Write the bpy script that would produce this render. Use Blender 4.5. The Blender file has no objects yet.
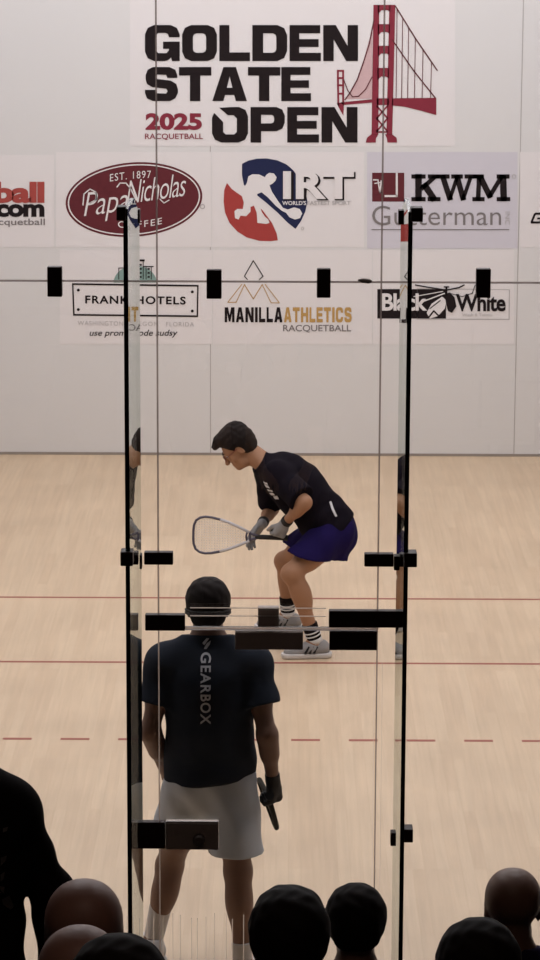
import bpy, bmesh, math, random
import numpy as np
from mathutils import Vector, Matrix
from mathutils.bvhtree import BVHTree

SC = bpy.context.scene
COL = SC.collection
PI = math.pi

# ------------------------------------------------------------------ camera
F_PX = 2902.0
PITCH = math.radians(11.87)
YAW = math.radians(0.158)
ROLL = math.radians(0.21)
CAM = Vector((0.0, -10.16, 4.5))
CROT = Matrix.Rotation(YAW, 3, 'Z') @ Matrix.Rotation(PI/2 - PITCH, 3, 'X') @ Matrix.Rotation(ROLL, 3, 'Z')
cd = bpy.data.cameras.new('camera')
cam = bpy.data.objects.new('camera', cd)
COL.objects.link(cam)
cam.matrix_world = Matrix.Translation(CAM) @ CROT.to_4x4()
cd.sensor_fit = 'VERTICAL'
cd.sensor_height = 24.0
cd.lens = 24.0 * F_PX / 960.0
cd.clip_end = 200
SC.camera = cam

# ------------------------------------------------------------------ world, exposure
w = bpy.data.worlds.new('world')
SC.world = w
w.use_nodes = True
w.node_tree.nodes['Background'].inputs['Color'].default_value = (1.0, 0.72, 0.6, 1)
w.node_tree.nodes['Background'].inputs['Strength'].default_value = 0.01
SC.view_settings.view_transform = 'Standard'
SC.view_settings.look = 'None'
SC.view_settings.exposure = -0.05
SC.view_settings.gamma = 1.0
SC.view_settings.use_curve_mapping = False
SC.cycles.use_denoising = True
SC.cycles.max_bounces = 8
SC.cycles.transparent_max_bounces = 24
SC.cycles.caustics_reflective = False
SC.cycles.caustics_refractive = False
LAMP_POWER = 41.0
LAMP_COLOR = (0.985, 0.96, 1.03)

GALLERY_POWER = 22.0

COURT_Y = 12.19
HALF_W = 3.048
COURT_H = 6.096


def at(px, py, Y):
    """the point of the place seen at a pixel of the photograph, on the plane y = Y"""
    d = CROT @ Vector(((px - 270) / F_PX, (480 - py) / F_PX, -1))
    t = (Y - CAM.y) / d.y
    return CAM + d * t


# ------------------------------------------------------------------ materials
MATS = {}


def mat(name, color, rough=0.6, metal=0.0, noise=0.06, scale=30.0, bump=0.0, spec=0.4, coat=0.0):
    if name in MATS:
        return MATS[name]
    m = bpy.data.materials.new(name)
    m.use_nodes = True
    nt = m.node_tree
    b = nt.nodes['Principled BSDF']
    b.inputs['Roughness'].default_value = rough
    b.inputs['Metallic'].default_value = metal
    b.inputs['Specular IOR Level'].default_value = spec
    b.inputs['Coat Weight'].default_value = coat
    tc = nt.nodes.new('ShaderNodeTexCoord')
    nz = nt.nodes.new('ShaderNodeTexNoise')
    nz.inputs['Scale'].default_value = scale
    nz.inputs['Detail'].default_value = 3
    nt.links.new(tc.outputs['Object'], nz.inputs['Vector'])
    mx = nt.nodes.new('ShaderNodeMix')
    mx.data_type = 'RGBA'
    c = Vector(color)
    mx.inputs[6].default_value = (*(c * (1 - noise)), 1)
    mx.inputs[7].default_value = (*(c * (1 + noise)), 1)
    nt.links.new(nz.outputs['Fac'], mx.inputs[0])
    nt.links.new(mx.outputs[2], b.inputs['Base Color'])
    if bump:
        bp = nt.nodes.new('ShaderNodeBump')
        bp.inputs['Strength'].default_value = bump
        bp.inputs['Distance'].default_value = 0.01
        nt.links.new(nz.outputs['Fac'], bp.inputs['Height'])
        nt.links.new(bp.outputs['Normal'], b.inputs['Normal'])
    MATS[name] = m
    return m


def glass_mat(name, tint=(0.97, 0.985, 0.98), ior=1.5):
    m = bpy.data.materials.new(name)
    m.use_nodes = True
    nt = m.node_tree
    nt.nodes.clear()
    out = nt.nodes.new('ShaderNodeOutputMaterial')
    fr = nt.nodes.new('ShaderNodeFresnel')
    fr.inputs['IOR'].default_value = ior
    tr = nt.nodes.new('ShaderNodeBsdfTransparent')
    tr.inputs['Color'].default_value = (*tint, 1)
    gl = nt.nodes.new('ShaderNodeBsdfGlossy')
    gl.inputs['Roughness'].default_value = 0.0
    gl.inputs['Color'].default_value = (0.9, 0.95, 0.93, 1)
    # a back face sees the fresnel of the inside; the sheet is thin, so use the outside value
    geo = nt.nodes.new('ShaderNodeNewGeometry')
    ma = nt.nodes.new('ShaderNodeMix')
    ma.data_type = 'FLOAT'
    ma.inputs[2].default_value = ior
    ma.inputs[3].default_value = 1.0 / ior * 1.0
    nt.links.new(geo.outputs['Backfacing'], ma.inputs[0])
    mx = nt.nodes.new('ShaderNodeMixShader')
    # fresnel node already inverts the ior on back faces: feed it the inverse there
    nt.links.new(ma.outputs[0], fr.inputs['IOR'])
    nt.links.new(fr.outputs[0], mx.inputs[0])
    nt.links.new(tr.outputs[0], mx.inputs[1])
    nt.links.new(gl.outputs[0], mx.inputs[2])
    nt.links.new(mx.outputs[0], out.inputs['Surface'])
    MATS[name] = m
    return m


def seal_mat(name, color, clear=0.5, glow=0.5):
    # soft translucent rubber: lets some of the light through
    m = bpy.data.materials.new(name)
    m.use_nodes = True
    nt = m.node_tree
    nt.nodes.clear()
    out = nt.nodes.new('ShaderNodeOutputMaterial')
    tr = nt.nodes.new('ShaderNodeBsdfTransparent')
    tr.inputs['Color'].default_value = (.85, .82, .8, 1)
    tl = nt.nodes.new('ShaderNodeBsdfTranslucent')
    df = nt.nodes.new('ShaderNodeBsdfDiffuse')
    tl.inputs['Color'].default_value = (*color, 1)
    df.inputs['Color'].default_value = (*color, 1)
    m1 = nt.nodes.new('ShaderNodeMixShader'); m1.inputs[0].default_value = glow
    m2 = nt.nodes.new('ShaderNodeMixShader'); m2.inputs[0].default_value = clear
    nt.links.new(df.outputs[0], m1.inputs[1]); nt.links.new(tl.outputs[0], m1.inputs[2])
    nt.links.new(m1.outputs[0], m2.inputs[1]); nt.links.new(tr.outputs[0], m2.inputs[2])
    nt.links.new(m2.outputs[0], out.inputs['Surface'])
    MATS[name] = m
    return m


def emit_mat(name, color, strength):
    m = bpy.data.materials.new(name)
    m.use_nodes = True
    nt = m.node_tree
    nt.nodes.clear()
    out = nt.nodes.new('ShaderNodeOutputMaterial')
    e = nt.nodes.new('ShaderNodeEmission')
    e.inputs['Color'].default_value = (*color, 1)
    e.inputs['Strength'].default_value = strength
    nt.links.new(e.outputs[0], out.inputs['Surface'])
    return m


def floor_mat():
    m = bpy.data.materials.new('maple_floor')
    m.use_nodes = True
    nt = m.node_tree
    N = nt.nodes.new
    L = nt.links.new
    b = nt.nodes['Principled BSDF']
    tc = N('ShaderNodeTexCoord')
    mp = N('ShaderNodeMapping')
    mp.inputs['Rotation'].default_value = (0, 0, PI/2)
    L(tc.outputs['Object'], mp.inputs['Vector'])
    br = N('ShaderNodeTexBrick')
    br.offset = 0.37
    br.offset_frequency = 3
    br.inputs['Color1'].default_value = (0.575, 0.425, 0.285, 1)
    br.inputs['Color2'].default_value = (0.625, 0.475, 0.325, 1)
    br.inputs['Mortar'].default_value = (0.54, 0.395, 0.26, 1)
    br.inputs['Scale'].default_value = 1.0
    br.inputs['Mortar Size'].default_value = 0.0009
    br.inputs['Mortar Smooth'].default_value = 0.3
    br.inputs['Bias'].default_value = 0.1
    br.inputs['Brick Width'].default_value = 0.85
    br.inputs['Row Height'].default_value = 0.057
    L(mp.outputs[0], br.inputs['Vector'])
    # grain streaks along the boards and broad wear patches
    mp2 = N('ShaderNodeMapping')
    mp2.inputs['Scale'].default_value = (38, 1.6, 1)
    L(tc.outputs['Object'], mp2.inputs['Vector'])
    n1 = N('ShaderNodeTexNoise')
    n1.inputs['Scale'].default_value = 1.0
    n1.inputs['Detail'].default_value = 4
    L(mp2.outputs[0], n1.inputs['Vector'])
    n2 = N('ShaderNodeTexNoise')
    n2.inputs['Scale'].default_value = 1.5
    n2.inputs['Detail'].default_value = 5
    L(tc.outputs['Object'], n2.inputs['Vector'])
    m1 = N('ShaderNodeMix'); m1.data_type = 'RGBA'; m1.blend_type = 'MULTIPLY'
    m1.inputs[0].default_value = 1.0
    cr = N('ShaderNodeMapRange')
    cr.inputs['From Min'].default_value = 0.3; cr.inputs['From Max'].default_value = 0.7
    cr.inputs['To Min'].default_value = 0.93; cr.inputs['To Max'].default_value = 1.05
    L(n1.outputs['Fac'], cr.inputs['Value'])
    cr2 = N('ShaderNodeMapRange')
    cr2.inputs['From Min'].default_value = 0.3; cr2.inputs['From Max'].default_value = 0.7
    cr2.inputs['To Min'].default_value = 0.93; cr2.inputs['To Max'].default_value = 1.05
    L(n2.outputs['Fac'], cr2.inputs['Value'])
    mu = N('ShaderNodeMath'); mu.operation = 'MULTIPLY'
    L(cr.outputs[0], mu.inputs[0]); L(cr2.outputs[0], mu.inputs[1])
    L(br.outputs['Color'], m1.inputs[6]); L(mu.outputs[0], m1.inputs[7])
    L(m1.outputs[2], b.inputs['Base Color'])
    b.inputs['Roughness'].default_value = 0.42
    b.inputs['Specular IOR Level'].default_value = 0.4
    return m


FLOOR = floor_mat()
WALL = mat('court_wall_white', (0.70, 0.69, 0.69), 0.7, spec=.15, noise=0.015, scale=2.0)
SEAM = mat('wall_seam', (0.42, 0.40, 0.39), 0.7)
CEIL = mat('ceiling_white', (0.74, 0.72, 0.70), 0.8)
DARKWALL = mat('gallery_wall_dark', (0.035, 0.027, 0.024), 0.9, noise=0.1)
CARPET = mat('gallery_carpet', (0.03, 0.024, 0.022), 0.95, noise=0.3, scale=80)
REDLINE = mat('red_court_paint', (0.30, 0.085, 0.06), 0.6)
GLASS = glass_mat('clear_glass')
GEDGE = mat('glass_edge_green', (0.004, 0.008, 0.006), 0.25)
SILIC = seal_mat('silicone_joint', (0.36, 0.31, 0.29), .52, .7)
PALESEAL = seal_mat('pale_seal', (.85, .78, .72), .3, .8)
DOORSEAL = seal_mat('door_edge_seal', (.75, .66, .58), .35, .8)
PALELINE = seal_mat('glass_pale_line', (.95, .86, .76), .4, .9)
BLACKM = mat('black_anodised_metal', (0.03, 0.012, 0.010), 0.5, spec=0.2)
GREYM = mat('dark_grey_metal', (0.45, 0.38, 0.34), 0.5, metal=0.0, spec=0.3)
STEEL = mat('brushed_steel', (0.55, 0.52, 0.5), 0.35, metal=0.8)
LOCKM = mat('lock_bronze_grey', (0.45, 0.38, 0.33), 0.5)
DIFF = emit_mat('lamp_diffuser', (1.0, 0.9, 0.82), 4.0)
VINYL = mat('vinyl_white', (0.76, 0.73, 0.735), 0.7, spec=.1, noise=0.01, scale=3)
VINYL2 = mat('vinyl_lavender', (0.62, 0.60, 0.66), 0.7, spec=.1, noise=0.01, scale=3)
INK = mat('vinyl_black', (0.018, 0.013, 0.014), 0.75, spec=.08)
GREYINK = mat('vinyl_grey', (0.22, 0.20, 0.20), 0.75, spec=.08)
MAROON = mat('vinyl_maroon', (0.24, 0.035, 0.055), 0.75, spec=.08)
MAROON2 = mat('vinyl_dark_maroon', (0.125, 0.028, 0.035), 0.75, spec=.08)
PINK = mat('vinyl_pink', (0.60, 0.42, 0.43), 0.75, spec=.08)
RED = mat('vinyl_red', (0.38, 0.06, 0.055), 0.75, spec=.08)
ORANGER = mat('vinyl_coral_red', (0.38, 0.075, 0.065), 0.75, spec=.08)
NAVY = mat('vinyl_navy', (0.022, 0.027, 0.075), 0.75, spec=.08)
GOLD = mat('vinyl_gold', (0.50, 0.31, 0.11), 0.75, spec=.08)
TEAL = mat('vinyl_teal', (0.24, 0.36, 0.33), 0.75, spec=.08)
GREYLINE = mat('vinyl_light_grey', (0.45, 0.43, 0.43), 0.75, spec=.08)


# ------------------------------------------------------------------ object helpers
def link(name, me, m, parent=None, loc=None):
    o = bpy.data.objects.new(name, me)
    if m is not None:
        if isinstance(m, (list, tuple)):
            for q in m:
                me.materials.append(q)
        else:
            me.materials.append(m)
    COL.objects.link(o)
    if parent is not None:
        o.parent = parent
    if loc is not None:
        o.location = loc
    return o


def base_of(parent):
    b = Vector((0, 0, 0))
    while parent is not None:
        b += parent.location
        parent = parent.parent
    return b


def obj(name, bm, m, parent=None, smooth=False):
    """bm is written in world coordinates; parents are unrotated Empties or meshes"""
    b = base_of(parent)
    if b.length:
        bmesh.ops.translate(bm, verts=bm.verts, vec=-b)
    me = bpy.data.meshes.new(name)
    bm.to_mesh(me)
    bm.free()
    if smooth:
        me.polygons.foreach_set('use_smooth', [True] * len(me.polygons))
    return link(name, me, m, parent)


def thing(name, label, cat, loc=(0, 0, 0), group=None):
    o = bpy.data.objects.new(name, None)
    o.empty_display_size = 0.1
    COL.objects.link(o)
    o.location = loc
    return tag(o, label, cat, group)


def tag(o, label=None, cat=None, group=None):
    if label: o['label'] = label
    if cat: o['category'] = cat
    if group: o['group'] = group
    return o


def struct(o):
    o['kind'] = 'structure'
    return o


def box(bm, x0, x1, y0, y1, z0, z1, bev=0.0):
    r = bmesh.ops.create_cube(bm, size=1)
    vs = r['verts']
    bmesh.ops.scale(bm, verts=vs, vec=(x1 - x0, y1 - y0, z1 - z0))
    bmesh.ops.translate(bm, verts=vs, vec=((x0 + x1) / 2, (y0 + y1) / 2, (z0 + z1) / 2))
    if bev:
        es = list({e for v in vs for e in v.link_edges})
        bmesh.ops.bevel(bm, geom=es, offset=bev, segments=2, affect='EDGES', profile=0.5)
    return vs


def bx(*a, **k):
    bm = bmesh.new()
    box(bm, *a, **k)
    return bm


def tube(bm, pts, r, n=8, closed=False, cap=True):
    pts = [Vector(p) for p in pts]
    N = len(pts)
    rs = r if isinstance(r, (list, tuple)) else [r] * N
    rings = []
    prev = None
    for i, p in enumerate(pts):
        if closed:
            t = pts[(i + 1) % N] - pts[i - 1]
        else:
            t = pts[min(i + 1, N - 1)] - pts[max(i - 1, 0)]
        t.normalize()
        if prev is None:
            a = Vector((0, 0, 1)) if abs(t.z) < 0.9 else Vector((1, 0, 0))
            u = t.cross(a).normalized()
        else:
            u = (prev - t * prev.dot(t)).normalized()
        prev = u
        v = t.cross(u)
        rings.append([bm.verts.new(p + (u * math.cos(2*PI*k/n) + v * math.sin(2*PI*k/n)) * rs[i]) for k in range(n)])
    for i in range(N if closed else N - 1):
        A, B = rings[i], rings[(i + 1) % N]
        for k in range(n):
            bm.faces.new((A[k], A[(k+1) % n], B[(k+1) % n], B[k]))
    if cap and not closed:
        bm.faces.new(list(reversed(rings[0])))
        bm.faces.new(rings[-1])


# ------------------------------------------------------------------ decals on the front wall
def poly(bm, loop, layer, thick=0.0):
    """polygon given in photograph coordinates, cut from vinyl lying on the front wall"""
    Y = COURT_Y - 0.0015 * layer
    vs = []
    for (px, py) in loop:
        p = at(px, py, COURT_Y)
        vs.append(bm.verts.new((p.x, Y, p.z)))
    f = bm.faces.new(vs)
    bm.normal_update()
    if f.normal.y > 0:
        f.normal_flip()
    return f


def stroke(bm, pts, wd, layer, closed=False):
    n = len(pts)
    m = n if closed else n - 1
    for i in range(m):
        x0, y0 = pts[i]; x1, y1 = pts[(i + 1) % n]
        dx, dy = x1 - x0, y1 - y0
        L = math.hypot(dx, dy) or 1
        ux, uy = dx / L * wd * .3, dy / L * wd * .3
        nx, ny = -dy / L * wd / 2, dx / L * wd / 2
        x0 -= ux; y0 -= uy; x1 += ux; y1 += uy
        poly(bm, [(x0+nx, y0+ny), (x1+nx, y1+ny), (x1-nx, y1-ny), (x0-nx, y0-ny)], layer)


def fill2d(loops):
    """flat fill of loops with holes -> list of verts (2D), faces"""
    cu = bpy.data.curves.new('tmp', 'CURVE')
    cu.dimensions = '2D'
    cu.fill_mode = 'BOTH'
    for lp in loops:
        s = cu.splines.new('POLY')
        s.points.add(len(lp) - 1)
        for i, (x, y) in enumerate(lp):
            s.points[i].co = (x, -y, 0, 1)
        s.use_cyclic_u = True
    return curve_geo(cu)


def curve_geo(cu):
    o = bpy.data.objects.new('tmp', cu)
    COL.objects.link(o)
    dg = bpy.context.evaluated_depsgraph_get()
    me = bpy.data.meshes.new_from_object(o.evaluated_get(dg))
    V = [(v.co.x, -v.co.y) for v in me.vertices]
    Fc = [tuple(p.vertices) for p in me.polygons]
    bpy.data.objects.remove(o)
    bpy.data.curves.remove(cu)
    bpy.data.meshes.remove(me)
    return V, Fc


def text2d(s, weight=0.0, spacing=1.0, shear=0.0):
    cu = bpy.data.curves.new('tmp', 'FONT')
    cu.body = s
    cu.size = 1.0
    cu.offset = weight
    cu.space_character = spacing
    cu.shear = shear
    cu.resolution_u = 4
    return curve_geo(cu)


def fit(V, x0, y0, x1, y1):
    xs = [v[0] for v in V]; ys = [v[1] for v in V]
    a, b, c, d = min(xs), max(xs), min(ys), max(ys)
    return [(x0 + (x - a) / (b - a) * (x1 - x0), y0 + (y - c) / (d - c) * (y1 - y0)) for x, y in V]


def put(bm, V, Fc, layer, warp=None):
    Y = COURT_Y - 0.0015 * layer
    vs = []
    for (px, py) in V:
        if warp: px, py = warp(px, py)
        p = at(px, py, COURT_Y)
        vs.append(bm.verts.new((p.x, Y, p.z)))
    for f in Fc:
        try:
            bm.faces.new([vs[i] for i in f])
        except ValueError:
            pass


def text(s, x0, y0, x1, y1, m, parent, layer=3, weight=0.0, spacing=1.0, shear=0.0, warp=None, name='lettering'):
    bm = bmesh.new()
    V, Fc = text2d(s, weight, spacing, shear)
    put(bm, fit(V, x0, y0, x1, y1), Fc, layer, warp)
    return obj(name, bm, m, parent)


def shape(name, loops, m, parent, layer=2):
    bm = bmesh.new()
    if len(loops) == 1:
        poly(bm, loops[0], layer)
    else:
        V, Fc = fill2d(loops)
        put(bm, V, Fc, layer)
    return obj(name, bm, m, parent)


def ellipse(cx, cy, rx, ry, rot=0.0, n=64, a0=0, a1=2*PI):
    c, s = math.cos(rot), math.sin(rot)
    out = []
    for i in range(n):
        a = a0 + (a1 - a0) * i / (n if abs(a1 - a0 - 2*PI) < 1e-6 else n - 1)
        x, y = rx * math.cos(a), ry * math.sin(a)
        out.append((cx + x*c - y*s, cy + x*s + y*c))
    return out


# wide block capitals, x 0..1, y 0..1 downwards
def cham(x0, y0, x1, y1, c, corners='abcd', cy=None):
    cy = c if cy is None else cy
    P = []
    P += [(x0, y0 + cy), (x0 + c*.3, y0 + cy*.3), (x0 + c, y0)] if 'a' in corners else [(x0, y0)]
    P += [(x1 - c, y0), (x1 - c*.3, y0 + cy*.3), (x1, y0 + cy)] if 'b' in corners else [(x1, y0)]
    P += [(x1, y1 - cy), (x1 - c*.3, y1 - cy*.3), (x1 - c, y1)] if 'c' in corners else [(x1, y1)]
    P += [(x0 + c, y1), (x0 + c*.3, y1 - cy*.3), (x0, y1 - cy)] if 'd' in corners else [(x0, y1)]
    return P


TX, TY = 0.31, 0.23
GLY = {
    'O': [cham(0, 0, 1, 1, .26), cham(TX, TY, 1-TX, 1-TY, .1)],
    'D': [cham(0, 0, 1, 1, .28, 'bc'), cham(TX, TY, 1-TX, 1-TY, .1, 'bc')],
    'L': [[(0, 0), (TX+.02, 0), (TX+.02, .76), (1, .76), (1, 1), (0, 1)]],
    'E': [[(0, 0), (.98, 0), (.98, TY), (TX, TY), (TX, .39), (.93, .39), (.93, .61), (TX, .61), (TX, .77), (1, .77), (1, 1), (0, 1)]],
    'N': [[(0, 0), (.36, 0), (.70, .58), (.70, 0), (1, 0), (1, 1), (.66, 1), (.30, .40), (.30, 1), (0, 1)]],
    'T': [[(0, 0), (1, 0), (1, .25), (.66, .25), (.66, 1), (.34, 1), (.34, .25), (0, .25)]],
    'A': [[(.32, 0), (.68, 0), (1, 1), (.68, 1), (.63, .82), (.37, .82), (.32, 1), (0, 1)], [(.5, .28), (.42, .61), (.58, .61)]],
    'P': [cham(0, 0, 1, .68, .24, 'bc')[:-1] + [(TX, .68), (TX, 1), (0, 1)], cham(TX, .22, 1-TX, .46, .08, 'bc')],
    'G': [[(0, .26), (.08, .08), (.26, 0), (.74, 0), (.92, .08), (1, .26), (1, .34), (.69, .34), (.66, .25), (.60, .22), (.38, .22), (.31, .30),
           (.31, .70), (.38, .78), (.62, .78), (.69, .70), (.69, .66), (.52, .66), (.52, .46), (1, .46), (1, 1), (.78, 1), (.75, .9), (.66, .98), (.55, 1), (.26, 1), (.08, .92), (0, .74)]],
    'S': [[(.02, .24), (.08, .08), (.24, 0), (.74, 0), (.92, .08), (.98, .24), (.98, .32), (.68, .32), (.64, .23), (.36, .22), (.32, .28), (.36, .35),
           (.78, .40), (.95, .50), (1, .66), (1, .76), (.92, .92), (.76, 1), (.24, 1), (.06, .92), (0, .76), (0, .67), (.31, .67), (.35, .77), (.64, .78), (.69, .71), (.64, .64),
           (.22, .59), (.06, .50), (.02, .36)]],
    'I': [[(0, 0), (1, 0), (1, 1), (0, 1)]],
    'H': [[(0, 0), (TX, 0), (TX, .37), (1-TX, .37), (1-TX, 0), (1, 0), (1, 1), (1-TX, 1), (1-TX, .6), (TX, .6), (TX, 1), (0, 1)]],
    'M': [[(0, 0), (.34, 0), (.5, .52), (.66, 0), (1, 0), (1, 1), (.75, 1), (.75, .4), (.58, .95), (.42, .95), (.25, .4), (.25, 1), (0, 1)]],
    'C': [[(0, .26), (.08, .08), (.26, 0), (.74, 0), (.92, .08), (1, .26), (1, .36), (.69, .36), (.66, .24), (.58, .2), (.40, .2), (.31, .28), (.31, .72), (.40, .8), (.58, .8), (.66, .76), (.69, .64), (1, .64), (1, .74), (.92, .92), (.74, 1), (.26, 1), (.08, .92), (0, .74)]],
    # O with the slanted cut of the logo
    'Q': [[(.20, .02), (.55, 0), (.76, 0), (.93, .08), (1, .26), (1, .74), (.92, .92), (.74, 1), (.26, 1), (.08, .92), (0, .74), (0, .30), (.06, .16), (.31, .42), (.31, .70), (.38, .77), (.62, .77), (.69, .70), (.69, .32), (.60, .23), (.44, .23)]],
}


def block(word, x0, y0, x1, y1, widths, gap, m, parent, layer=3):
    bm = bmesh.new()
    tot = sum(widths) + gap * (len(word) - 1)
    k = (x1 - x0) / tot
    x = x0
    for ch, wd in zip(word, widths):
        loops = [[(x + u * wd * k, y0 + v * (y1 - y0)) for u, v in lp] for lp in GLY[ch]]
        V, Fc = fill2d(loops)
        put(bm, V, Fc, layer)
        x += (wd + gap) * k
    return obj('lettering', bm, m, parent)


# ================================================================== THE COURT
wt = 0.12
struct(obj('floor', bx(-HALF_W, HALF_W, 0, COURT_Y, -0.1, 0), FLOOR))
fw = struct(obj('wall_front', bx(-HALF_W - wt, HALF_W + wt, COURT_Y, COURT_Y + wt, -0.1, COURT_H), WALL))
struct(obj('wall_left', bx(-HALF_W - wt, -HALF_W, 0, COURT_Y, -0.1, COURT_H), WALL))
struct(obj('wall_right', bx(HALF_W, HALF_W + wt, 0, COURT_Y, -0.1, COURT_H), WALL))
struct(obj('ceiling', bx(-HALF_W - wt, HALF_W + wt, 0, COURT_Y + wt, COURT_H, COURT_H + 0.1), CEIL))
# panel joints of the front wall
for sx in (at(210.5, 400, COURT_Y).x - 2.39, at(210.5, 400, COURT_Y).x, at(515, 400, COURT_Y).x):
    obj('panel_seam', bx(sx - .0035, sx + .0035, COURT_Y - .0012, COURT_Y + .001, 0.0, COURT_H), SEAM, fw)
tr = struct(obj('baseboard_front', bx(-HALF_W, HALF_W, COURT_Y - .008, COURT_Y, 0.0, .02), mat('floor_joint', (.30, .26, .23), .7)))
# painted lines: service line, short line, broken receiving line
k = 1
for yy, in ((COURT_Y - 4.572,), (COURT_Y - 6.096,)):
    struct(obj('trim_%d' % k, bx(-HALF_W, HALF_W, yy - .016, yy + .016, 0, .0008), REDLINE)); k += 1
bm = bmesh.new()
yy = COURT_Y - 7.62
for i in range(-9, 10):
    if abs(i) == 9:
        a, b = sorted((math.copysign(8*.3048 + .0762*1, i), math.copysign(HALF_W, i)))
    else:
        c = i * .3048 + .1524
        a, b = c - .0762, c + .0762
    if i == 8: continue
    box(bm, a, b, yy - .017, yy + .017, 0, .0008)
struct(obj('trim_3', bm, REDLINE))

# ceiling lamps of the court
for iy in range(5):
    for ix in (-1, 1):
        x, y = ix * 1.45, 1.4 + iy * 2.4
        t = thing('ceiling_light', 'flush white ceiling light panel, %s row, %s from the back glass' % ('left' if ix < 0 else 'right', ('first', 'second', 'third', 'fourth', 'fifth')[iy]), 'light', (x, y, COURT_H), 'court ceiling light panels')
        bm = bmesh.new()
        for a in ((-.62, .62, -.32, -.29), (-.62, .62, .29, .32), (-.62, -.59, -.29, .29), (.59, .62, -.29, .29)):
            box(bm, x + a[0], x + a[1], y + a[2], y + a[3], COURT_H - .05, COURT_H)
        obj('light_frame', bm, mat('white_metal', (.7, .7, .7), .5), t)
        obj('diffuser', bx(x - .59, x + .59, y - .29, y + .29, COURT_H - .035, COURT_H - .02), DIFF, t)
        ld = bpy.data.lights.new('lamp', 'AREA')
        ld.shape = 'RECTANGLE'; ld.size = 1.15; ld.size_y = .56
        ld.energy = LAMP_POWER
        ld.color = LAMP_COLOR
        lo = bpy.data.objects.new('lamp', ld)
        COL.objects.link(lo)
        lo.parent = t
        lo.location = (0, 0, -.045)

# ------------------------------------------------------------------ back wall of glass
G0, G1 = -0.012, 0.0          # sheet thickness along y
ZJ = 3.08                     # joint between lower and upper sheets
JL = at(158, 480, 0).x
JR = at(379, 480, 0).x
ZD = at(270, 628.5, 0).z      # top of the door
back = struct(thing('wall_back', None, None, (0, 0, 0)))


def sheet(name, x0, x1, z0, z1, parent):
    g = .002
    bm = bx(x0 + g, x1 - g, G0, G1, z0 + g, z1 - g)
    o = obj(name, bm, [GLASS, GEDGE], parent)
    for p in o.data.polygons:
        if abs(p.normal.y) < .5:
            p.material_index = 1
    return o


XF = .4675
xs = [-HALF_W, -1.76, JL, JR, 1.68, HALF_W]
for i in range(5):
    if i != 2:
        sheet('glass_panel', xs[i], xs[i+1], 0.0, ZJ, back)
    else:
        sheet('glass_panel', xs[i], xs[i+1], ZD + .006, ZJ, back)
    sheet('glass_panel', xs[i], xs[i+1], ZJ, COURT_H, back)
jw = .0030
for x in (xs[2], xs[3]):
    obj('silicone_seam', bx(x - jw, x + jw, G0 - .0005, G1 + .0005, 0.0 if x < -1 or x > 1 else ZD, COURT_H), SILIC, back)
for x in (xs[1], xs[4]):
    obj('silicone_seam', bx(x - jw, x + jw, G0 - .0005, G1 + .0005, 0.0, COURT_H), SILIC, back)
obj('silicone_seam', bx(-HALF_W, HALF_W, G0 - .0005, G1 + .0005, ZJ - .0028, ZJ + .0028), SILIC, back)
obj('top_rail', bx(JL, JR, G0 - .001, G1 + .001, ZD - .001, ZD + .007), PALESEAL, back)


def plate(name, px0, py0, px1, py1, m, parent, y0=-.024, y1=.010, bev=.003):
    py0 += 1.0
    a = at(px0, py0, y0); b = at(px1, py1, y0)
    return obj(name, bx(a.x, b.x, y0, y1, b.z, a.z, bev=bev), m, parent)


for (a, b, c, d) in ((47, 266, 62, 297), (206.5, 269, 221.5, 299), (317, 268, 330.5, 298), (476.5, 268, 490.5, 298)):
    plate('patch_clamp', a, b, c, d, BLACKM, back)
for (a, b, c, d) in ((144, 551.5, 173, 565), (364.5, 553, 393.5, 567), (145, 614, 185, 631)):
    plate('patch_clamp', a, b, c, d, BLACKM, back)
o = plate('pivot_patch', 329, 610, 404, 628, BLACKM, back)
o['label'] = 'long black pivot patch over the door corner'
o = plate('door_strike', 258, 606.5, 279, 627, GREYM, back)
o['label'] = 'small grey strike block above the door'
# the rods of the closer, above the door
for py in (608, 616):
    a = at(190, py - .7, -.03); b = at(326, py + .7, -.03)
    obj('closer_rod', bx(a.x, b.x, -.033, -.028, b.z, a.z), PALESEAL, back)
# small steel fastener on the joint
bm = bmesh.new()
a = at(358, 280, -.02); b = at(372, 281.5, -.02)
tube(bm, [a, a.lerp(b, .3), a.lerp(b, .8), b], [.003, .009, .009, .003], 8)
obj('joint_fastener', bm, GREYM, back, True)

door = struct(thing('door_1', None, None, (JR, 0, 0)))
sheet('door_glass', JL + .001, JR - .001, .012, ZD - .002, door)
sw = .0022
obj('edge_seal', bx(JL - sw, JL + sw, G0 - .001, G1 + .001, .01, ZD - .002), DOORSEAL, door)
obj('edge_seal', bx(JR - sw, JR + sw, G0 - .001, G1 + .001, .01, ZD - .002), SILIC, door)
plate('hinge_patch', 329.5, 631, 377, 650.5, BLACKM, door)
o = plate('door_header_plate', 235, 631, 303, 650, GREYM, door)
lk = plate('door_lock', 165.5, 822.5, 218.5, 850, LOCKM, door, y0=-.032, y1=.018)
lk['label'] = 'dull grey lock case with a round thumb turn'
plate('lock_top_strip', 165.5, 820.3, 218.5, 824.4, mat('pale_steel', (.85, .8, .78), .5), lk, y0=-.034, y1=-.030, bev=.0)
c = at(199, 839.5, -.032)
bm = bmesh.new()
tube(bm, [c, c + Vector((0, -.008, 0)), c + Vector((0, -.02, 0)), c + Vector((0, -.022, 0))], [.023, .023, .019, .012], 24)
obj('thumb_turn', bm, mat('lock_knob', (.16, .13, .115), .4), lk, True)
bm = bmesh.new()
for py in (829, 831):
    c = at(177, py + 2, -.032)
    box(bm, c.x - .012, c.x + .012, -.0335, -.031, c.z - .0015, c.z + .0015)
obj('lock_slot', bm, GREYM, lk)
plate('lock_keeper', 137.5, 821.5, 165, 849, BLACKM, back)
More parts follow.
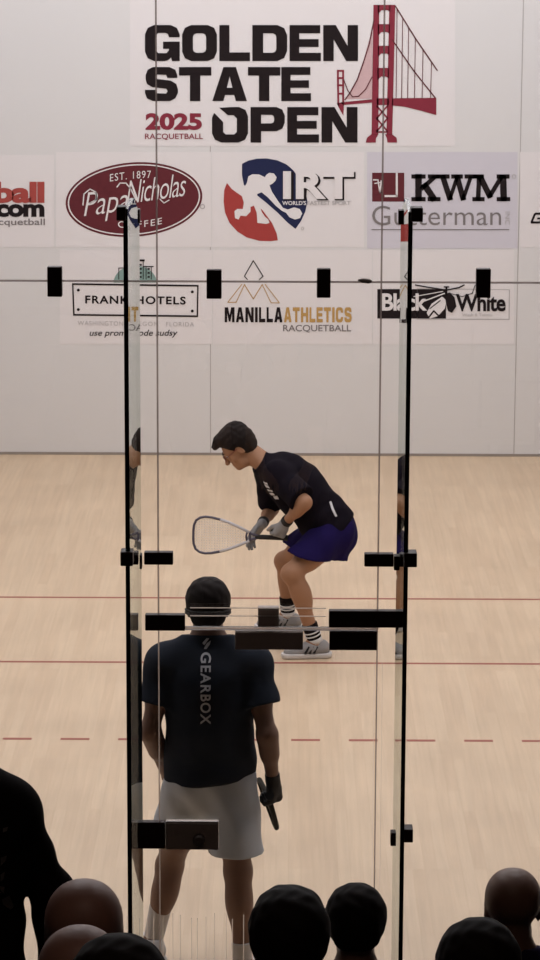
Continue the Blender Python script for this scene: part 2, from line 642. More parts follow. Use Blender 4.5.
# pale translucent vertical lines drawn down the lower glass
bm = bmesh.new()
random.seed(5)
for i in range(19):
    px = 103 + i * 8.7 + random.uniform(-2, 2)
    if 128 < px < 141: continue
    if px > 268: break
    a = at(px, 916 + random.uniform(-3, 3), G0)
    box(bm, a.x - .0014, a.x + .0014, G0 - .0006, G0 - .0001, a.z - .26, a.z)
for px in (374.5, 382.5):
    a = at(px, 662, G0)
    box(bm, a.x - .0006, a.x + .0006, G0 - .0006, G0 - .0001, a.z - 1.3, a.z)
obj('pale_line', bm, PALELINE, back)

# glass fins that stiffen the wall
for s, nm in ((-1, 'tall clear glass fin left of the door'), (1, 'tall clear glass fin right of the door')):
    if s < 0:
        xf = at(139, 520, -.012).x; yn = -.79
        ztn = at(125, 209, yn).z
    else:
        xf = at(399, 520, -.012).x; yn = -.60
        ztn = at(412, 212, yn).z
    fin = thing('glass_fin', nm, 'glass fin', (xf, -.02, 0))
    h = .0075
    ym = (yn + -.014) * .45
    zt = [(yn, ztn), (ym, at(133 if s < 0 else 405, 198, ym).z), (-.014, at(139 if s < 0 else 399, 214, -.014).z), (-.014, 0.02), (yn, 0.02)]
    bm = bmesh.new()
    A = [bm.verts.new((xf - h, y, z)) for y, z in zt]
    B = [bm.verts.new((xf + h, y, z)) for y, z in zt]
    fs = [bm.faces.new(A), bm.faces.new(list(reversed(B)))]
    for i in range(5):
        j = (i + 1) % 5
        fs.append(bm.faces.new((A[j], A[i], B[i], B[j])))
    for f in fs[2:]:
        f.material_index = 1
    bmesh.ops.recalc_face_normals(bm, faces=bm.faces)
    obj('fin_glass', bm, [GLASS, GEDGE], fin)
    # black clamps on both edges of the fin
    for (py0, py1) in ((207, 221), (552, 566), (828, 841)):
        if s < 0 and py0 > 800: continue
        zc0 = at(270, py0, yn).z; zc1 = at(270, py1, yn).z
        if s < 0:
            cx0, cx1 = {207: (116.5, 126), 552: (120.5, 133), 828: (0, 0)}[py0]
        else:
            cx0, cx1 = {207: (411, 423), 552: (404, 417), 828: (404, 413)}[py0]
        a = at(cx0, 0, yn + .0).x; b = at(cx1, 0, yn).x
        a = at(cx0, py0, yn - .0).x; b = at(cx1, py0, yn - .0).x
        obj('edge_clamp', bx(a, b, yn - .012, yn + .05, zc1, zc0, bev=.003), BLACKM, fin)
        zc0 = at(270, py0 + 2, -.03).z; zc1 = at(270, py1 + 2, -.03).z
        obj('wall_clamp', bx(xf - h - .010, xf + h + .004 if s < 0 else xf + h + .010, -.060, -.016, zc1, zc0, bev=.002), BLACKM, fin)

# ------------------------------------------------------------------ dark viewing gallery
GX = 5.0
struct(obj('floor_gallery', bx(-GX, GX, -13.0, 0, -.1, 0), CARPET))
struct(obj('wall_gallery_left', bx(-GX - .1, -GX, -13, 0, 0, 8), DARKWALL))
struct(obj('wall_gallery_right', bx(GX, GX + .1, -13, 0, 0, 8), DARKWALL))
struct(obj('wall_gallery_back', bx(-GX, GX, -13.1, -13, 0, 8), DARKWALL))
struct(obj('ceiling_gallery', bx(-GX, GX, -13, 0, 8, 8.1), DARKWALL))
bm = bmesh.new()
box(bm, -GX, -HALF_W - wt, 0, .1, 0, 8)
box(bm, HALF_W + wt, GX, 0, .1, 0, 8)
box(bm, -HALF_W - wt, HALF_W + wt, 0, .1, COURT_H + .1, 8)
struct(obj('wall_gallery_front', bm, DARKWALL))
# one dim lamp high over the stand
t = thing('gallery_lamp', 'small dim round ceiling lamp high over the spectator stand', 'lamp', (0, -6.5, 8.0))
bm = bmesh.new()
tube(bm, [(0, -6.5, 8.0), (0, -6.5, 7.9)], [.2, .2], 24)
obj('lamp_housing', bm, mat('lamp_black', (.02, .02, .02), .5), t)
ld = bpy.data.lights.new('lamp', 'AREA'); ld.shape = 'DISK'; ld.size = .35
ld.energy = GALLERY_POWER; ld.color = (1, .72, .6)
lo = bpy.data.objects.new('lamp', ld); COL.objects.link(lo); lo.parent = t; lo.location = (0, 0, -.12)
# stepped stand for the spectators
P0, R0 = .70, .217
TREADS = [(-2.35 - .7 * i, .32 + R0 * i) for i in range(7)]      # rear edge of footrest, tread height
bm = bmesh.new()
for i, (y, z) in enumerate(TREADS):
    box(bm, -3.6, 3.6, y - 0.0, y + P0, 0, z)
    if i == len(TREADS) - 1:
        box(bm, -3.6, 3.6, y - 1.0, y, 0, z)
stand = obj('bleacher', bm, mat('bleacher_dark', (.03, .025, .022), .8))
stand['kind'] = 'structure'
for i, (y, z) in enumerate(TREADS):
    x0 = -.25 if i == 2 else -3.5
    bm = bmesh.new()
    box(bm, x0, 3.5, y + .09, y + .41, z + .375, z + .405, bev=.004)
    n = int((3.4 - x0) / 1.1)
    for j in range(n + 1):
        xx = x0 + .1 + j * (3.3 - x0) / n
        box(bm, xx - .02, xx + .02, y + .12, y + .38, z, z + .376)
    obj('seat_plank', bm, mat('bench_dark', (.04, .032, .028), .7), stand)


# ================================================================== SIGNS ON THE FRONT WALL
def backing(x0, y0, x1, y1, m, parent, layer=1):
    return shape('backing', [[(x0, y0), (x1, y0), (x1, y1), (x0, y1)]], m, parent, layer)


def sign(name, label, px, py, cat='sign'):
    p = at(px, py, COURT_Y)
    return thing(name, label, cat, (p.x, COURT_Y, p.z))


# --- tournament banner
s = sign('tournament_banner', 'large white banner reading GOLDEN STATE OPEN with a red suspension bridge', 292, 147, 'banner')
backing(130, -6, 455, 146, VINYL, s)
block('GOLDEN', 145, 25, 358, 61, [1, 1, .88, 1, .9, 1], .07, INK, s)
block('STATE', 145, 67, 311, 101, [1, .98, 1.05, .98, .9], .03, INK, s)
block('QPEN', 212, 107, 357.5, 142.5, [1, .95, .88, 1], .07, INK, s)
text('2025', 145.5, 113, 202, 130, MAROON, s, weight=.045, spacing=1.0)
text('RACQUETBALL', 145, 133.5, 203, 140, MAROON, s, weight=.012)
B = lambda x, y: (320 + x / 4.154, y / 4.154)
bm = bmesh.new()
for lp in ([(222, 20), (246, 20), (242, 560), (214, 560)], [(288, 20), (313, 20), (300, 560), (276, 560)],
           [(190, 592), (195, 572), (212, 558), (242, 558), (232, 575), (232, 592)], [(280, 592), (278, 575), (270, 558), (300, 558), (318, 572), (320, 592)],
           [(240, 20), (292, 20), (292, 50), (280, 42), (255, 42), (240, 62)], [(240, 100), (290, 100), (290, 140), (278, 133), (255, 133), (240, 150)],
           [(240, 190), (288, 190), (288, 228), (276, 222), (255, 222), (240, 236)], [(238, 282), (286, 282), (286, 326), (274, 318), (254, 318), (238, 332)],
           [(236, 408), (286, 408), (286, 436), (236, 436)],
           [(300, 408), (483, 406), (483, 478), (420, 460), (350, 443), (298, 438)], [(85, 425), (216, 412), (216, 426), (95, 436)],
           [(70, 290), (78, 290), (80, 440), (72, 436)], [(92, 290), (100, 290), (100, 425), (92, 425)],
           [(70, 430), (100, 422), (97, 480), (84, 458)],
           [(78, 290), (92, 290), (92, 298), (78, 298)], [(78, 320), (92, 320), (92, 328), (78, 328)], [(78, 350), (92, 350), (92, 358), (78, 358)], [(78, 385), (92, 385), (92, 393), (78, 393)]):
    poly(bm, [B(*p) for p in lp], 3)
for a, b in (((236, 440), (280, 490)), ((280, 440), (236, 490)), ((236, 492), (280, 545)), ((280, 492), (236, 545)), ((236, 548), (276, 548))):
    stroke(bm, [B(*a), B(*b)], 1.6, 3)
obj('bridge', bm, MAROON, s)
shape('cable_fill', [[B(*p) for p in ((218, 120), (200, 180), (180, 255), (160, 320), (130, 375), (105, 412), (216, 410))]], PINK, s, 2)
bm = bmesh.new()
stroke(bm, [B(313, 25), B(400, 165), B(487, 292)], 1.2, 4)
stroke(bm, [B(300, 165), B(390, 295), B(480, 408)], 1.2, 4)
for x, a, b in ((320, 40, 408), (343, 80, 408), (368, 115, 408), (396, 160, 408), (428, 205, 408), (463, 258, 405)):
    stroke(bm, [B(x, a), B(x - 4, b)], .75, 4)
stroke(bm, [B(224, 85), B(205, 180), B(180, 260), B(155, 330), B(125, 385), B(103, 415)], 1.2, 4)
stroke(bm, [B(216, 320), B(190, 370), B(160, 400), B(135, 402), B(115, 375), B(98, 330)], 1.0, 4)
obj('bridge_cables', bm, MAROON2, s)

# --- coffee sign
s = sign('sponsor_decal', 'oval maroon coffee company decal with white script lettering', 133.5, 242)
rt = -.075
backing(56, 152, 211, 247, VINYL, s)
shape('oval', [ellipse(134, 199.5, 68.5, 37.2, rt)], MAROON2, s, 2)
shape('oval_ring', [ellipse(134, 199.5, 66.3, 35.2, rt), ellipse(134, 199.5, 65.0, 34.0, rt)], VINYL, s, 3)
warp = lambda x, y: (x, y - (x - 134) * .14)
text('Papa', 84, 186, 128, 217, VINYL, s, 4, weight=-.008, shear=.25, warp=warp, spacing=.95)
text('Nicholas', 127, 180, 186, 203, VINYL, s, 4, weight=-.008, shear=.25, warp=warp, spacing=.9)
bm = bmesh.new()
stroke(bm, [(117, 187), (120, 183), (126, 183), (131, 189), (136, 200)], 1.2, 4)
stroke(bm, [(83, 205), (84, 194), (90, 189), (96, 192), (97, 199), (90, 203)], 1.2, 4)
stroke(bm, [(160, 199), (164, 203), (169, 200)], 1.0, 4)
obj('script_flourish', bm, VINYL, s)
text('EST. 1897', 110, 171.5, 151, 179, VINYL, s, 4, weight=.0, spacing=1.2, warp=lambda x, y: (x, y - (x-130) * .09 + ((x-130)/20)**2 * .8))
text('COFFEE', 118, 221, 162, 227.5, VINYL, s, 4, weight=.004, spacing=1.3, warp=lambda x, y: (x, y - (x-138) * .08 - ((x-140)/20)**2 * 1.4))
shape('registered_mark', [ellipse(202.5, 206.5, 2.6, 2.6, n=20), ellipse(202.5, 206.5, 1.6, 1.6, n=20)], GREYLINE, s, 3)

# --- tour sign
s = sign('tour_decal', 'navy and red round tour decal reading IRT with a lunging player in white', 290, 247)
backing(212, 152, 364, 247, VINYL, s)
I = lambda x, y: (215 + x / 3.6, 150 + y / 3.6)
navy = [(97, 50), (120, 38), (150, 31), (185, 30), (225, 37), (258, 52), (282, 73), (305, 105), (330, 170), (333, 185), (325, 222), (310, 255), (290, 284), (262, 262), (225, 225), (185, 190), (150, 162), (118, 140), (104, 125), (97, 90)]
shape('navy_field', [[I(*p) for p in navy]], NAVY, s, 2)
red = [(43, 118), (33, 145), (31, 185), (36, 225), (52, 262), (80, 293), (115, 315), (160, 327), (200, 328), (226, 325), (222, 300), (205, 262), (170, 215), (130, 185), (95, 165), (60, 140)]
shape('red_field', [[I(*p) for p in red]], RED, s, 2)
fig = [(120, 95), (135, 87), (160, 88), (180, 98), (184, 90), (195, 82), (212, 84), (222, 98), (218, 110), (206, 122), (196, 126), (205, 150), (228, 185), (245, 208), (262, 214), (285, 206), (305, 212), (314, 228), (306, 245), (288, 250), (268, 242), (256, 226), (240, 218),
       (218, 200), (190, 170), (168, 152), (152, 158), (150, 172), (160, 195), (168, 222), (180, 240), (192, 250), (196, 262), (185, 266), (152, 262), (152, 250), (150, 225), (140, 200), (128, 205), (128, 222), (112, 238), (92, 236), (85, 250), (72, 245), (70, 220), (80, 212), (100, 212), (104, 190), (98, 170), (98, 150), (105, 135), (115, 118)]
shape('player_figure', [[I(*p) for p in fig]], VINYL, s, 3)
text('IRT', *I(249, 79), *I(506, 181), INK, s, 4, weight=.05, spacing=1.02)
text('IRT', *I(245, 76), *I(500, 176), VINYL, s, 5, weight=.032, spacing=1.02)
text("WORLD'S", *I(242, 183), *I(328, 198), VINYL, s, 4, weight=.02)
text('FASTEST SPORT', *I(332, 183), *I(488, 198), GREYLINE, s, 4, weight=.02)
shape('registered_mark', [ellipse(302.5, 228.5, 1.6, 1.8, n=20), ellipse(302.5, 228.5, .9, 1.1, n=20)], GREYLINE, s, 3)

# --- law firm style sign
s = sign('sponsor_decal', 'lavender grey rectangular banner with KWM over Gutterman and a maroon square', 442, 248)
backing(367, 152, 517.5, 248.5, VINYL2, s)
K = lambda x, y: (365 + x / 3.086, 150 + y / 3.086)
shape('maroon_square', [[K(22, 70), K(121, 70), K(121, 159), K(22, 159)]], MAROON2, s, 2)
bm = bmesh.new()
stroke(bm, [K(26, 92), K(40, 92), K(46, 132), K(50, 95)], 1.3, 3)
stroke(bm, [K(30, 103), K(46, 100)], 1.1, 3)
stroke(bm, [K(98, 72), K(98, 142), K(62, 142)], 2.0, 3)
obj('square_mark', bm, VINYL, s)
bm = bmesh.new()
Y0, Y1 = 75, 158


def slab(pts, wd, serifs):
    stroke(bm, [K(*p) for p in pts], wd, 3)
    for x, y, hw in serifs:
        poly(bm, [K(x - hw, y), K(x + hw, y), K(x + hw, y + (13 if y < 100 else -13)), K(x - hw, y + (13 if y < 100 else -13))], 3)


slab([(165, 80), (165, 152)], 6.6, [(165, Y0, 22), (165, Y1, 22)])
slab([(214, 84), (176, 118)], 4.4, [(212, Y0, 18)])
slab([(184, 108), (212, 150)], 6.6, [(213, Y1, 20)])
slab([(240, 82), (262, 150)], 5.6, [(240, Y0, 21)])
slab([(262, 150), (284, 84)], 3.8, [])
slab([(284, 82), (303, 150)], 5.6, [(284, Y0, 18)])
slab([(303, 150), (326, 84)], 3.8, [(326, Y0, 19)])
slab([(352, 82), (349, 152)], 4.6, [(350, Y0, 17), (350, Y1, 19)])
slab([(356, 84), (385, 142)], 6.0, [])
slab([(385, 142), (420, 84)], 4.4, [])
slab([(426, 82), (428, 152)], 6.6, [(426, Y0, 20), (427, Y1, 21)])
obj('lettering', bm, INK, s)
text('Gutterman', *K(22, 172), *K(420, 232), GREYINK, s, 3, weight=-.004)
bm = bmesh.new()
V, Fc = text2d('INC')
V = fit(V, 0, 0, 40, 15)
put(bm, [K(447 - y, 190 + x) for x, y in V], Fc, 3)
obj('lettering', bm, GREYLINE, s)
shape('rule_line', [[K(20, 244), K(445, 244), K(445, 247), K(20, 247)]], GREYINK, s, 3)
shape('registered_mark', [ellipse(514, 176.5, 2.2, 2.4, n=20), ellipse(514, 176.5, 1.4, 1.6, n=20)], GREYLINE, s, 3)

# --- ball . com sign at the left edge
s = sign('sponsor_decal', 'red and black decal at the left edge, reading ball over com', 20, 228)
backing(-70, 155, 54, 247, VINYL, s)
text('ball', -6, 181.7, 44.5, 203, ORANGER, s, 3, weight=.045, spacing=.95)
text('com', -4, 204, 44.5, 217, INK, s, 3, weight=.045, spacing=.95)
text('racquetball', -12, 218.5, 45, 227, GREYINK, s, 3, weight=.012)

# --- italic sign at the right edge
s = sign('sponsor_decal', 'white decal at the right edge beginning with an angular italic black letter', 540, 238)
backing(520, 152, 640, 247, VINYL, s)
bm = bmesh.new()
x = 530
G7 = {'G': [[(1, 0), (.16, 0), (.06, .12), (0, .88), (.08, 1), (.92, 1), (1, .88), (1, .45), (.5, .45), (.5, .62), (.8, .62), (.8, .8), (.2, .8), (.26, .2), (1, .2)]],
      'E': [[(0, 0), (1, 0), (1, .2), (.2, .2), (.2, .4), (.9, .4), (.9, .6), (.2, .6), (.2, .8), (1, .8), (1, 1), (0, 1)]],
      'A': [[(0, 1), (.4, 0), (.65, 0), (1, 1), (.78, 1), (.5, .3), (.22, 1)]],
      'R': [[(0, 0), (1, 0), (1, .6), (.65, .6), (1, 1), (.7, 1), (.36, .6), (.2, .6), (.2, 1), (0, 1)], [(.2, .2), (.8, .2), (.8, .42), (.2, .42)]],
      'B': [[(0, 0), (.95, 0), (.95, .45), (1, .55), (1, 1), (0, 1)], [(.2, .2), (.75, .2), (.75, .4), (.2, .4)], [(.2, .6), (.8, .6), (.8, .8), (.2, .8)]],
      'O': [cham(0, 0, 1, 1, .12), cham(.2, .2, .8, .8, .08)],
      'X': [[(0, 0), (.25, 0), (.5, .35), (.75, 0), (1, 0), (.64, .5), (1, 1), (.75, 1), (.5, .65), (.25, 1), (0, 1), (.36, .5)]]}
for ch in 'GEARBOX':
    V, Fc = fill2d([[(x + u * 11 + (1 - v) * 3.5, 212.5 + v * 11) for u, v in lp] for lp in G7[ch]])
    put(bm, V, Fc, 3)
    x += 12.8
obj('lettering', bm, INK, s)

# --- hotel sign
s = sign('sponsor_decal', 'hotel decal with a black outlined plate and a teal half circle of buildings', 135, 342)
backing(60, 250, 212, 344, VINYL, s)
Fh = lambda x, y: (60 + x / 3.484, 255 + y / 3.484)
shape('teal_half_circle', [ellipse(*Fh(262, 96), 21.5, 17, 0, 32, PI, 2*PI)], TEAL, s, 2)
bm = bmesh.new()
for lp in ([(268, 15), (295, 15), (295, 22), (268, 22)],):
    poly(bm, [Fh(*p) for p in lp], 4)
stroke(bm, [Fh(272, 20), Fh(272, 84)], .8, 4); stroke(bm, [Fh(290, 20), Fh(290, 84)], .8, 4)
stroke(bm, [Fh(292, 40), Fh(325, 40)], 1.1, 4); stroke(bm, [Fh(300, 40), Fh(300, 84)], .8, 4); stroke(bm, [Fh(318, 40), Fh(318, 84)], .8, 4)
stroke(bm, [Fh(205, 45), Fh(205, 84)], .8, 4); stroke(bm, [Fh(232, 30), Fh(232, 84)], .8, 4); stroke(bm, [Fh(205, 45), Fh(232, 45)], .8, 4)
for yy in (34, 48, 62, 76):
    for xx in (281, 309):
        if xx == 309 and yy < 44: continue
        poly(bm, [Fh(xx-4, yy-3), Fh(xx+4, yy-3), Fh(xx+4, yy+3), Fh(xx-4, yy+3)], 4)
obj('building_outline', bm, INK, s)
out = [(42, 98), (483, 104), (481, 216), (46, 211)]
inn = [(47, 104), (478, 110), (476, 210), (51, 205)]
shape('plate_outline', [[Fh(*p) for p in out], [Fh(*p) for p in inn]], INK, s, 3)
for p in ((64, 122), (461, 128), (64, 190), (461, 195)):
    shape('plate_rivet', [ellipse(*Fh(*p), 1.5, 1.5, n=12)], INK, s, 3)
wf = lambda x, y: (x, y + (x - 72) * .012)
text('FRANK', *Fh(88, 140), *Fh(240, 168), INK, s, 3, weight=.026, spacing=1.15, warp=wf)
text('HOTELS', *Fh(264, 140), *Fh(438, 168), INK, s, 3, weight=.026, spacing=1.15, warp=wf)
text('WASHINGTON', *Fh(62, 229), *Fh(220, 244), GREYLINE, s, 3, spacing=1.15, warp=wf)
text('OREGON', *Fh(238, 229), *Fh(342, 244), GREYLINE, s, 3, spacing=1.15, warp=wf)
text('FLORIDA', *Fh(370, 229), *Fh(467, 244), GREYLINE, s, 3, spacing=1.15, warp=wf)
text('use promo code sudsy', *Fh(103, 260), *Fh(410, 288), INK, s, 3, shear=.25, weight=.008)

# --- athletics sign
s = sign('sponsor_decal', 'decal reading MANILLA ATHLETICS RACQUETBALL in black and gold under a gold peak', 288, 342)
backing(213, 250, 372, 344, VINYL, s)
Mn = lambda x, y: (215 + x / 3.6, 255 + y / 3.6)
block('MANILLA', *Mn(35, 188), *Mn(243, 242), [1.25, 1.05, 1.05, .34, .8, .8, 1.05], .17, INK, s)
block('ATHLETICS', *Mn(248, 188), *Mn(492, 242), [1.05, .95, 1, .8, .85, .95, .34, 1, 1], .17, GOLD, s)
text('RACQUETBALL', *Mn(245, 251), *Mn(490, 279), GREYINK, s, 3, weight=.012)
bm = bmesh.new()
stroke(bm, [Mn(*p) for p in ((117, 88), (106, 76), (138, 20), (173, 76), (160, 88))], 1.0, 3)
obj('black_peak', bm, INK, s)
bm = bmesh.new()
stroke(bm, [Mn(*p) for p in ((97, 105), (46, 170), (76, 170), (106, 106))], .8, 3)
stroke(bm, [Mn(*p) for p in ((180, 105), (232, 172), (202, 172), (170, 106))], .8, 3)
stroke(bm, [Mn(*p) for p in ((106, 106), (138, 158), (170, 106))], .9, 3)
obj('gold_peak', bm, GOLD, s)

# --- black and white sign
s = sign('sponsor_decal', 'half black, half white decal reading Black and White around an ink drawing', 443, 342)
backing(373, 250, 514, 344, VINYL, s)
Bw = lambda x, y: (365 + x / 3.086, 255 + y / 3.086)
shape('black_half', [[Bw(38, 105), Bw(250, 105), Bw(250, 196), Bw(38, 196)]], INK, s, 2)
shape('white_half_border', [[Bw(160, 103), Bw(447, 106), Bw(446, 200), Bw(160, 199)], [Bw(162, 105), Bw(444, 108), Bw(443, 197), Bw(162, 197)]], GREYLINE, s, 2)
text('Black', *Bw(52, 118), *Bw(192, 172), VINYL, s, 4, weight=.028, spacing=.95)
text('White', *Bw(280, 120), *Bw(434, 174), INK, s, 4, weight=.028, spacing=.95)
text('Wash & Tattoo', *Bw(300, 180), *Bw(392, 189), GREYLINE, s, 4)
bm = bmesh.new()
poly(bm, [Bw(*p) for p in ((190, 178), (205, 150), (238, 128), (252, 140), (246, 165), (225, 188), (200, 196))], 5)
stroke(bm, [Bw(160, 150), Bw(245, 118)], 1.2, 5)
stroke(bm, [Bw(150, 128), Bw(240, 112)], .8, 5)
obj('drawing_light', bm, VINYL, s)
bm = bmesh.new()
poly(bm, [Bw(*p) for p in ((245, 120), (262, 115), (276, 130), (282, 158), (268, 178), (256, 172), (250, 150))], 6)
stroke(bm, [Bw(155, 92), Bw(200, 100), Bw(252, 108)], 1.3, 6)
stroke(bm, [Bw(252, 108), Bw(290, 100), Bw(306, 92)], 1.3, 6)
stroke(bm, [Bw(251, 98), Bw(251, 122)], 2.0, 6)
stroke(bm, [Bw(244, 98), Bw(258, 98)], 1.3, 6)
stroke(bm, [Bw(200, 165), Bw(232, 140)], 1.0, 6)
stroke(bm, [Bw(198, 190), Bw(212, 172), Bw(230, 190)], 1.6, 6)
stroke(bm, [Bw(330, 120), Bw(340, 92)], .8, 6)
stroke(bm, [Bw(262, 118), Bw(300, 128), Bw(330, 118)], .7, 6)
obj('drawing_dark', bm, INK, s)


# ================================================================== SCULPTING WITH DISTANCE FIELDS
def nv(v):
    v = np.asarray(v, float)
    return v / (np.linalg.norm(v) or 1)


class Field:
    """signed distances on a grid; smooth unions of tapered limbs and ellipsoids become one skin"""

    def __init__(self, lo, hi, h):
        self.h = h
        self.lo = np.array(lo, float) - 4 * h
        n = np.ceil((np.array(hi, float) + 4 * h - self.lo) / h).astype(int) + 1
        self.n = n
        self.D = np.full(tuple(n), 0.25, np.float32)

    def _sub(self, lo, hi, m):
        a = np.clip(np.floor((lo - m - self.lo) / self.h).astype(int), 0, self.n - 1)
        b = np.clip(np.ceil((hi + m - self.lo) / self.h).astype(int) + 1, 1, self.n)
        if np.any(b <= a):
            return None, None
        ax = [self.lo[i] + self.h * np.arange(a[i], b[i]) for i in range(3)]
        X, Y, Z = np.meshgrid(*ax, indexing='ij')
        return tuple(slice(a[i], b[i]) for i in range(3)), np.stack([X, Y, Z], -1).astype(np.float32)

    def _merge(self, sl, d, k, cuts, wob, P, sub=False):
        if wob:
            d = d + wob(P)
        for pt, n in (cuts or ()):
            d = np.maximum(d, (P - np.asarray(pt, np.float32)) @ nv(n).astype(np.float32))
        A = self.D[sl]
        if sub:
            self.D[sl] = np.maximum(A, -d)
            return
        if k <= 0:
            self.D[sl] = np.minimum(A, d)
        else:
            hh = np.clip(.5 + .5 * (A - d) / k, 0, 1)
            self.D[sl] = A * (1 - hh) + d * hh - k * hh * (1 - hh)

    def cap(self, a, b, ra, rb=None, k=.02, flat=None, s=1.0, cuts=None, wob=None, sub=False):
        rb = ra if rb is None else rb
        a = np.asarray(a, np.float32); b = np.asarray(b, np.float32)
        R = max(ra, rb) * max(1, s)
        sl, P = self._sub(np.minimum(a, b), np.maximum(a, b), R + k + .03)
        if sl is None: return
        ab = b - a
        t = np.clip(((P - a) @ ab) / max(float(ab @ ab), 1e-9), 0, 1)
        q = P - (a + t[..., None] * ab)
        if flat is not None:
            n = nv(flat).astype(np.float32)
            q = q + (q @ n)[..., None] * n * (1 / s - 1)
        d = np.linalg.norm(q, axis=-1) - (ra + (rb - ra) * t)
        if flat is not None and s < 1: d = d * (s * .5 + .5)
        self._merge(sl, d, k, cuts, wob, P, sub)

    def ell(self, c, r, R=None, k=.02, cuts=None, wob=None, sub=False):
        """R: rows are the axes of the ellipsoid"""
        c = np.asarray(c, np.float32); r = np.asarray(r, np.float32)
        m = float(r.max())
        sl, P = self._sub(c, c, m + k + .03)
        if sl is None: return
        q = P - c
        if R is not None:
            q = q @ np.asarray(R, np.float32).T
        k0 = np.linalg.norm(q / r, axis=-1)
        k1 = np.linalg.norm(q / (r * r), axis=-1) + 1e-6
        d = k0 * (k0 - 1) / k1
        d = np.where(k0 < .05, -float(r.min()), d)
        self._merge(sl, d, k, cuts, wob, P, sub)

    def cut(self, pt, n):
        ax = [self.lo[i] + self.h * np.arange(self.n[i]) for i in range(3)]
        n = nv(n); pt = np.asarray(pt)
        d = (ax[0] - pt[0])[:, None, None] * n[0] + (ax[1] - pt[1])[None, :, None] * n[1] + (ax[2] - pt[2])[None, None, :] * n[2]
        self.D = np.maximum(self.D, d.astype(np.float32))

    def mesh(self, name):
        D = self.D
        D[0] = D[-1] = .25; D[:, 0] = D[:, -1] = .25; D[:, :, 0] = D[:, :, -1] = .25
        S = D < 0
        n = np.array(D.shape)
        c = np.zeros(tuple(n - 1), np.int8)
        for i in (0, 1):
            for j in (0, 1):
                for k in (0, 1):
                    c += S[i:n[0]-1+i, j:n[1]-1+j, k:n[2]-1+k]
        act = (c > 0) & (c < 8)
        I = np.argwhere(act)
        idx = np.full(act.shape, -1, np.int32)
        idx[act] = np.arange(len(I))
        acc = np.zeros((len(I), 3)); cnt = np.zeros(len(I))
        cor = [(i, j, k) for i in (0, 1) for j in (0, 1) for k in (0, 1)]
        val = {q: D[I[:, 0]+q[0], I[:, 1]+q[1], I[:, 2]+q[2]] for q in cor}
        for q in cor:
            for axx in range(3):
                if q[axx] == 0:
                    e = list(q); e[axx] = 1; e = tuple(e)
                    a, b = val[q], val[e]
                    m = (a < 0) != (b < 0)
                    t = a[m] / (a[m] - b[m])
                    p = np.tile(np.array(q, float), (m.sum(), 1))
                    p[:, axx] += t
                    acc[m] += p; cnt[m] += 1
        V = self.lo + self.h * (I + acc / cnt[:, None])
        F = []
        for axx in range(3):
            u, v = [(1, 2), (2, 0), (0, 1)][axx]
            s0 = [slice(None)] * 3; s1 = [slice(None)] * 3
            s0[axx] = slice(0, -1); s1[axx] = slice(1, None)
            A = S[tuple(s0)]; B_ = S[tuple(s1)]
            for flip, M in ((False, A & ~B_), (True, ~A & B_)):
                e = np.argwhere(M)
                quad = []
                for du, dv in ((0, 0), (-1, 0), (-1, -1), (0, -1)):
                    g = e.copy(); g[:, u] += du; g[:, v] += dv
                    quad.append(idx[g[:, 0], g[:, 1], g[:, 2]])
                quad = np.stack(quad, 1)
                if flip: quad = quad[:, ::-1]
                F.append(quad)
        F = np.concatenate(F)
        # one light smoothing pass
        for _ in range(2):
            nb = np.zeros_like(V); nc = np.zeros(len(V))
            for a, b in ((0, 1), (1, 2), (2, 3), (3, 0)):
                np.add.at(nb, F[:, a], V[F[:, b]]); np.add.at(nc, F[:, a], 1)
                np.add.at(nb, F[:, b], V[F[:, a]]); np.add.at(nc, F[:, b], 1)
            V = V * .6 + .4 * nb / nc[:, None]
        me = bpy.data.meshes.new(name)
        me.vertices.add(len(V)); me.vertices.foreach_set('co', V.astype(np.float32).ravel())
        me.loops.add(len(F) * 4); me.loops.foreach_set('vertex_index', F.astype(np.int32).ravel())
        me.polygons.add(len(F)); me.polygons.foreach_set('loop_start', np.arange(0, len(F) * 4, 4, dtype=np.int32))
        me.polygons.foreach_set('use_smooth', [True] * len(F))
        me.update(calc_edges=True)
        me.validate()
        return me


def fobj(name, f, m, parent, label=None):
    me = f.mesh(name)
    b = base_of(parent)
    me.transform(Matrix.Translation(-b))
    o = link(name, me, m, parent)
    if label: o['label'] = label
    return o


A_ = lambda v: np.array(v, float)
L_ = lambda a, b, t: A_(a) + (A_(b) - A_(a)) * t


def frame(fwd, up):
    f = nv(fwd); u = A_(up); u = nv(u - f * (u @ f)); r = np.cross(f, u)
    return np.stack([r, f, u])            # rows: right, forward, up


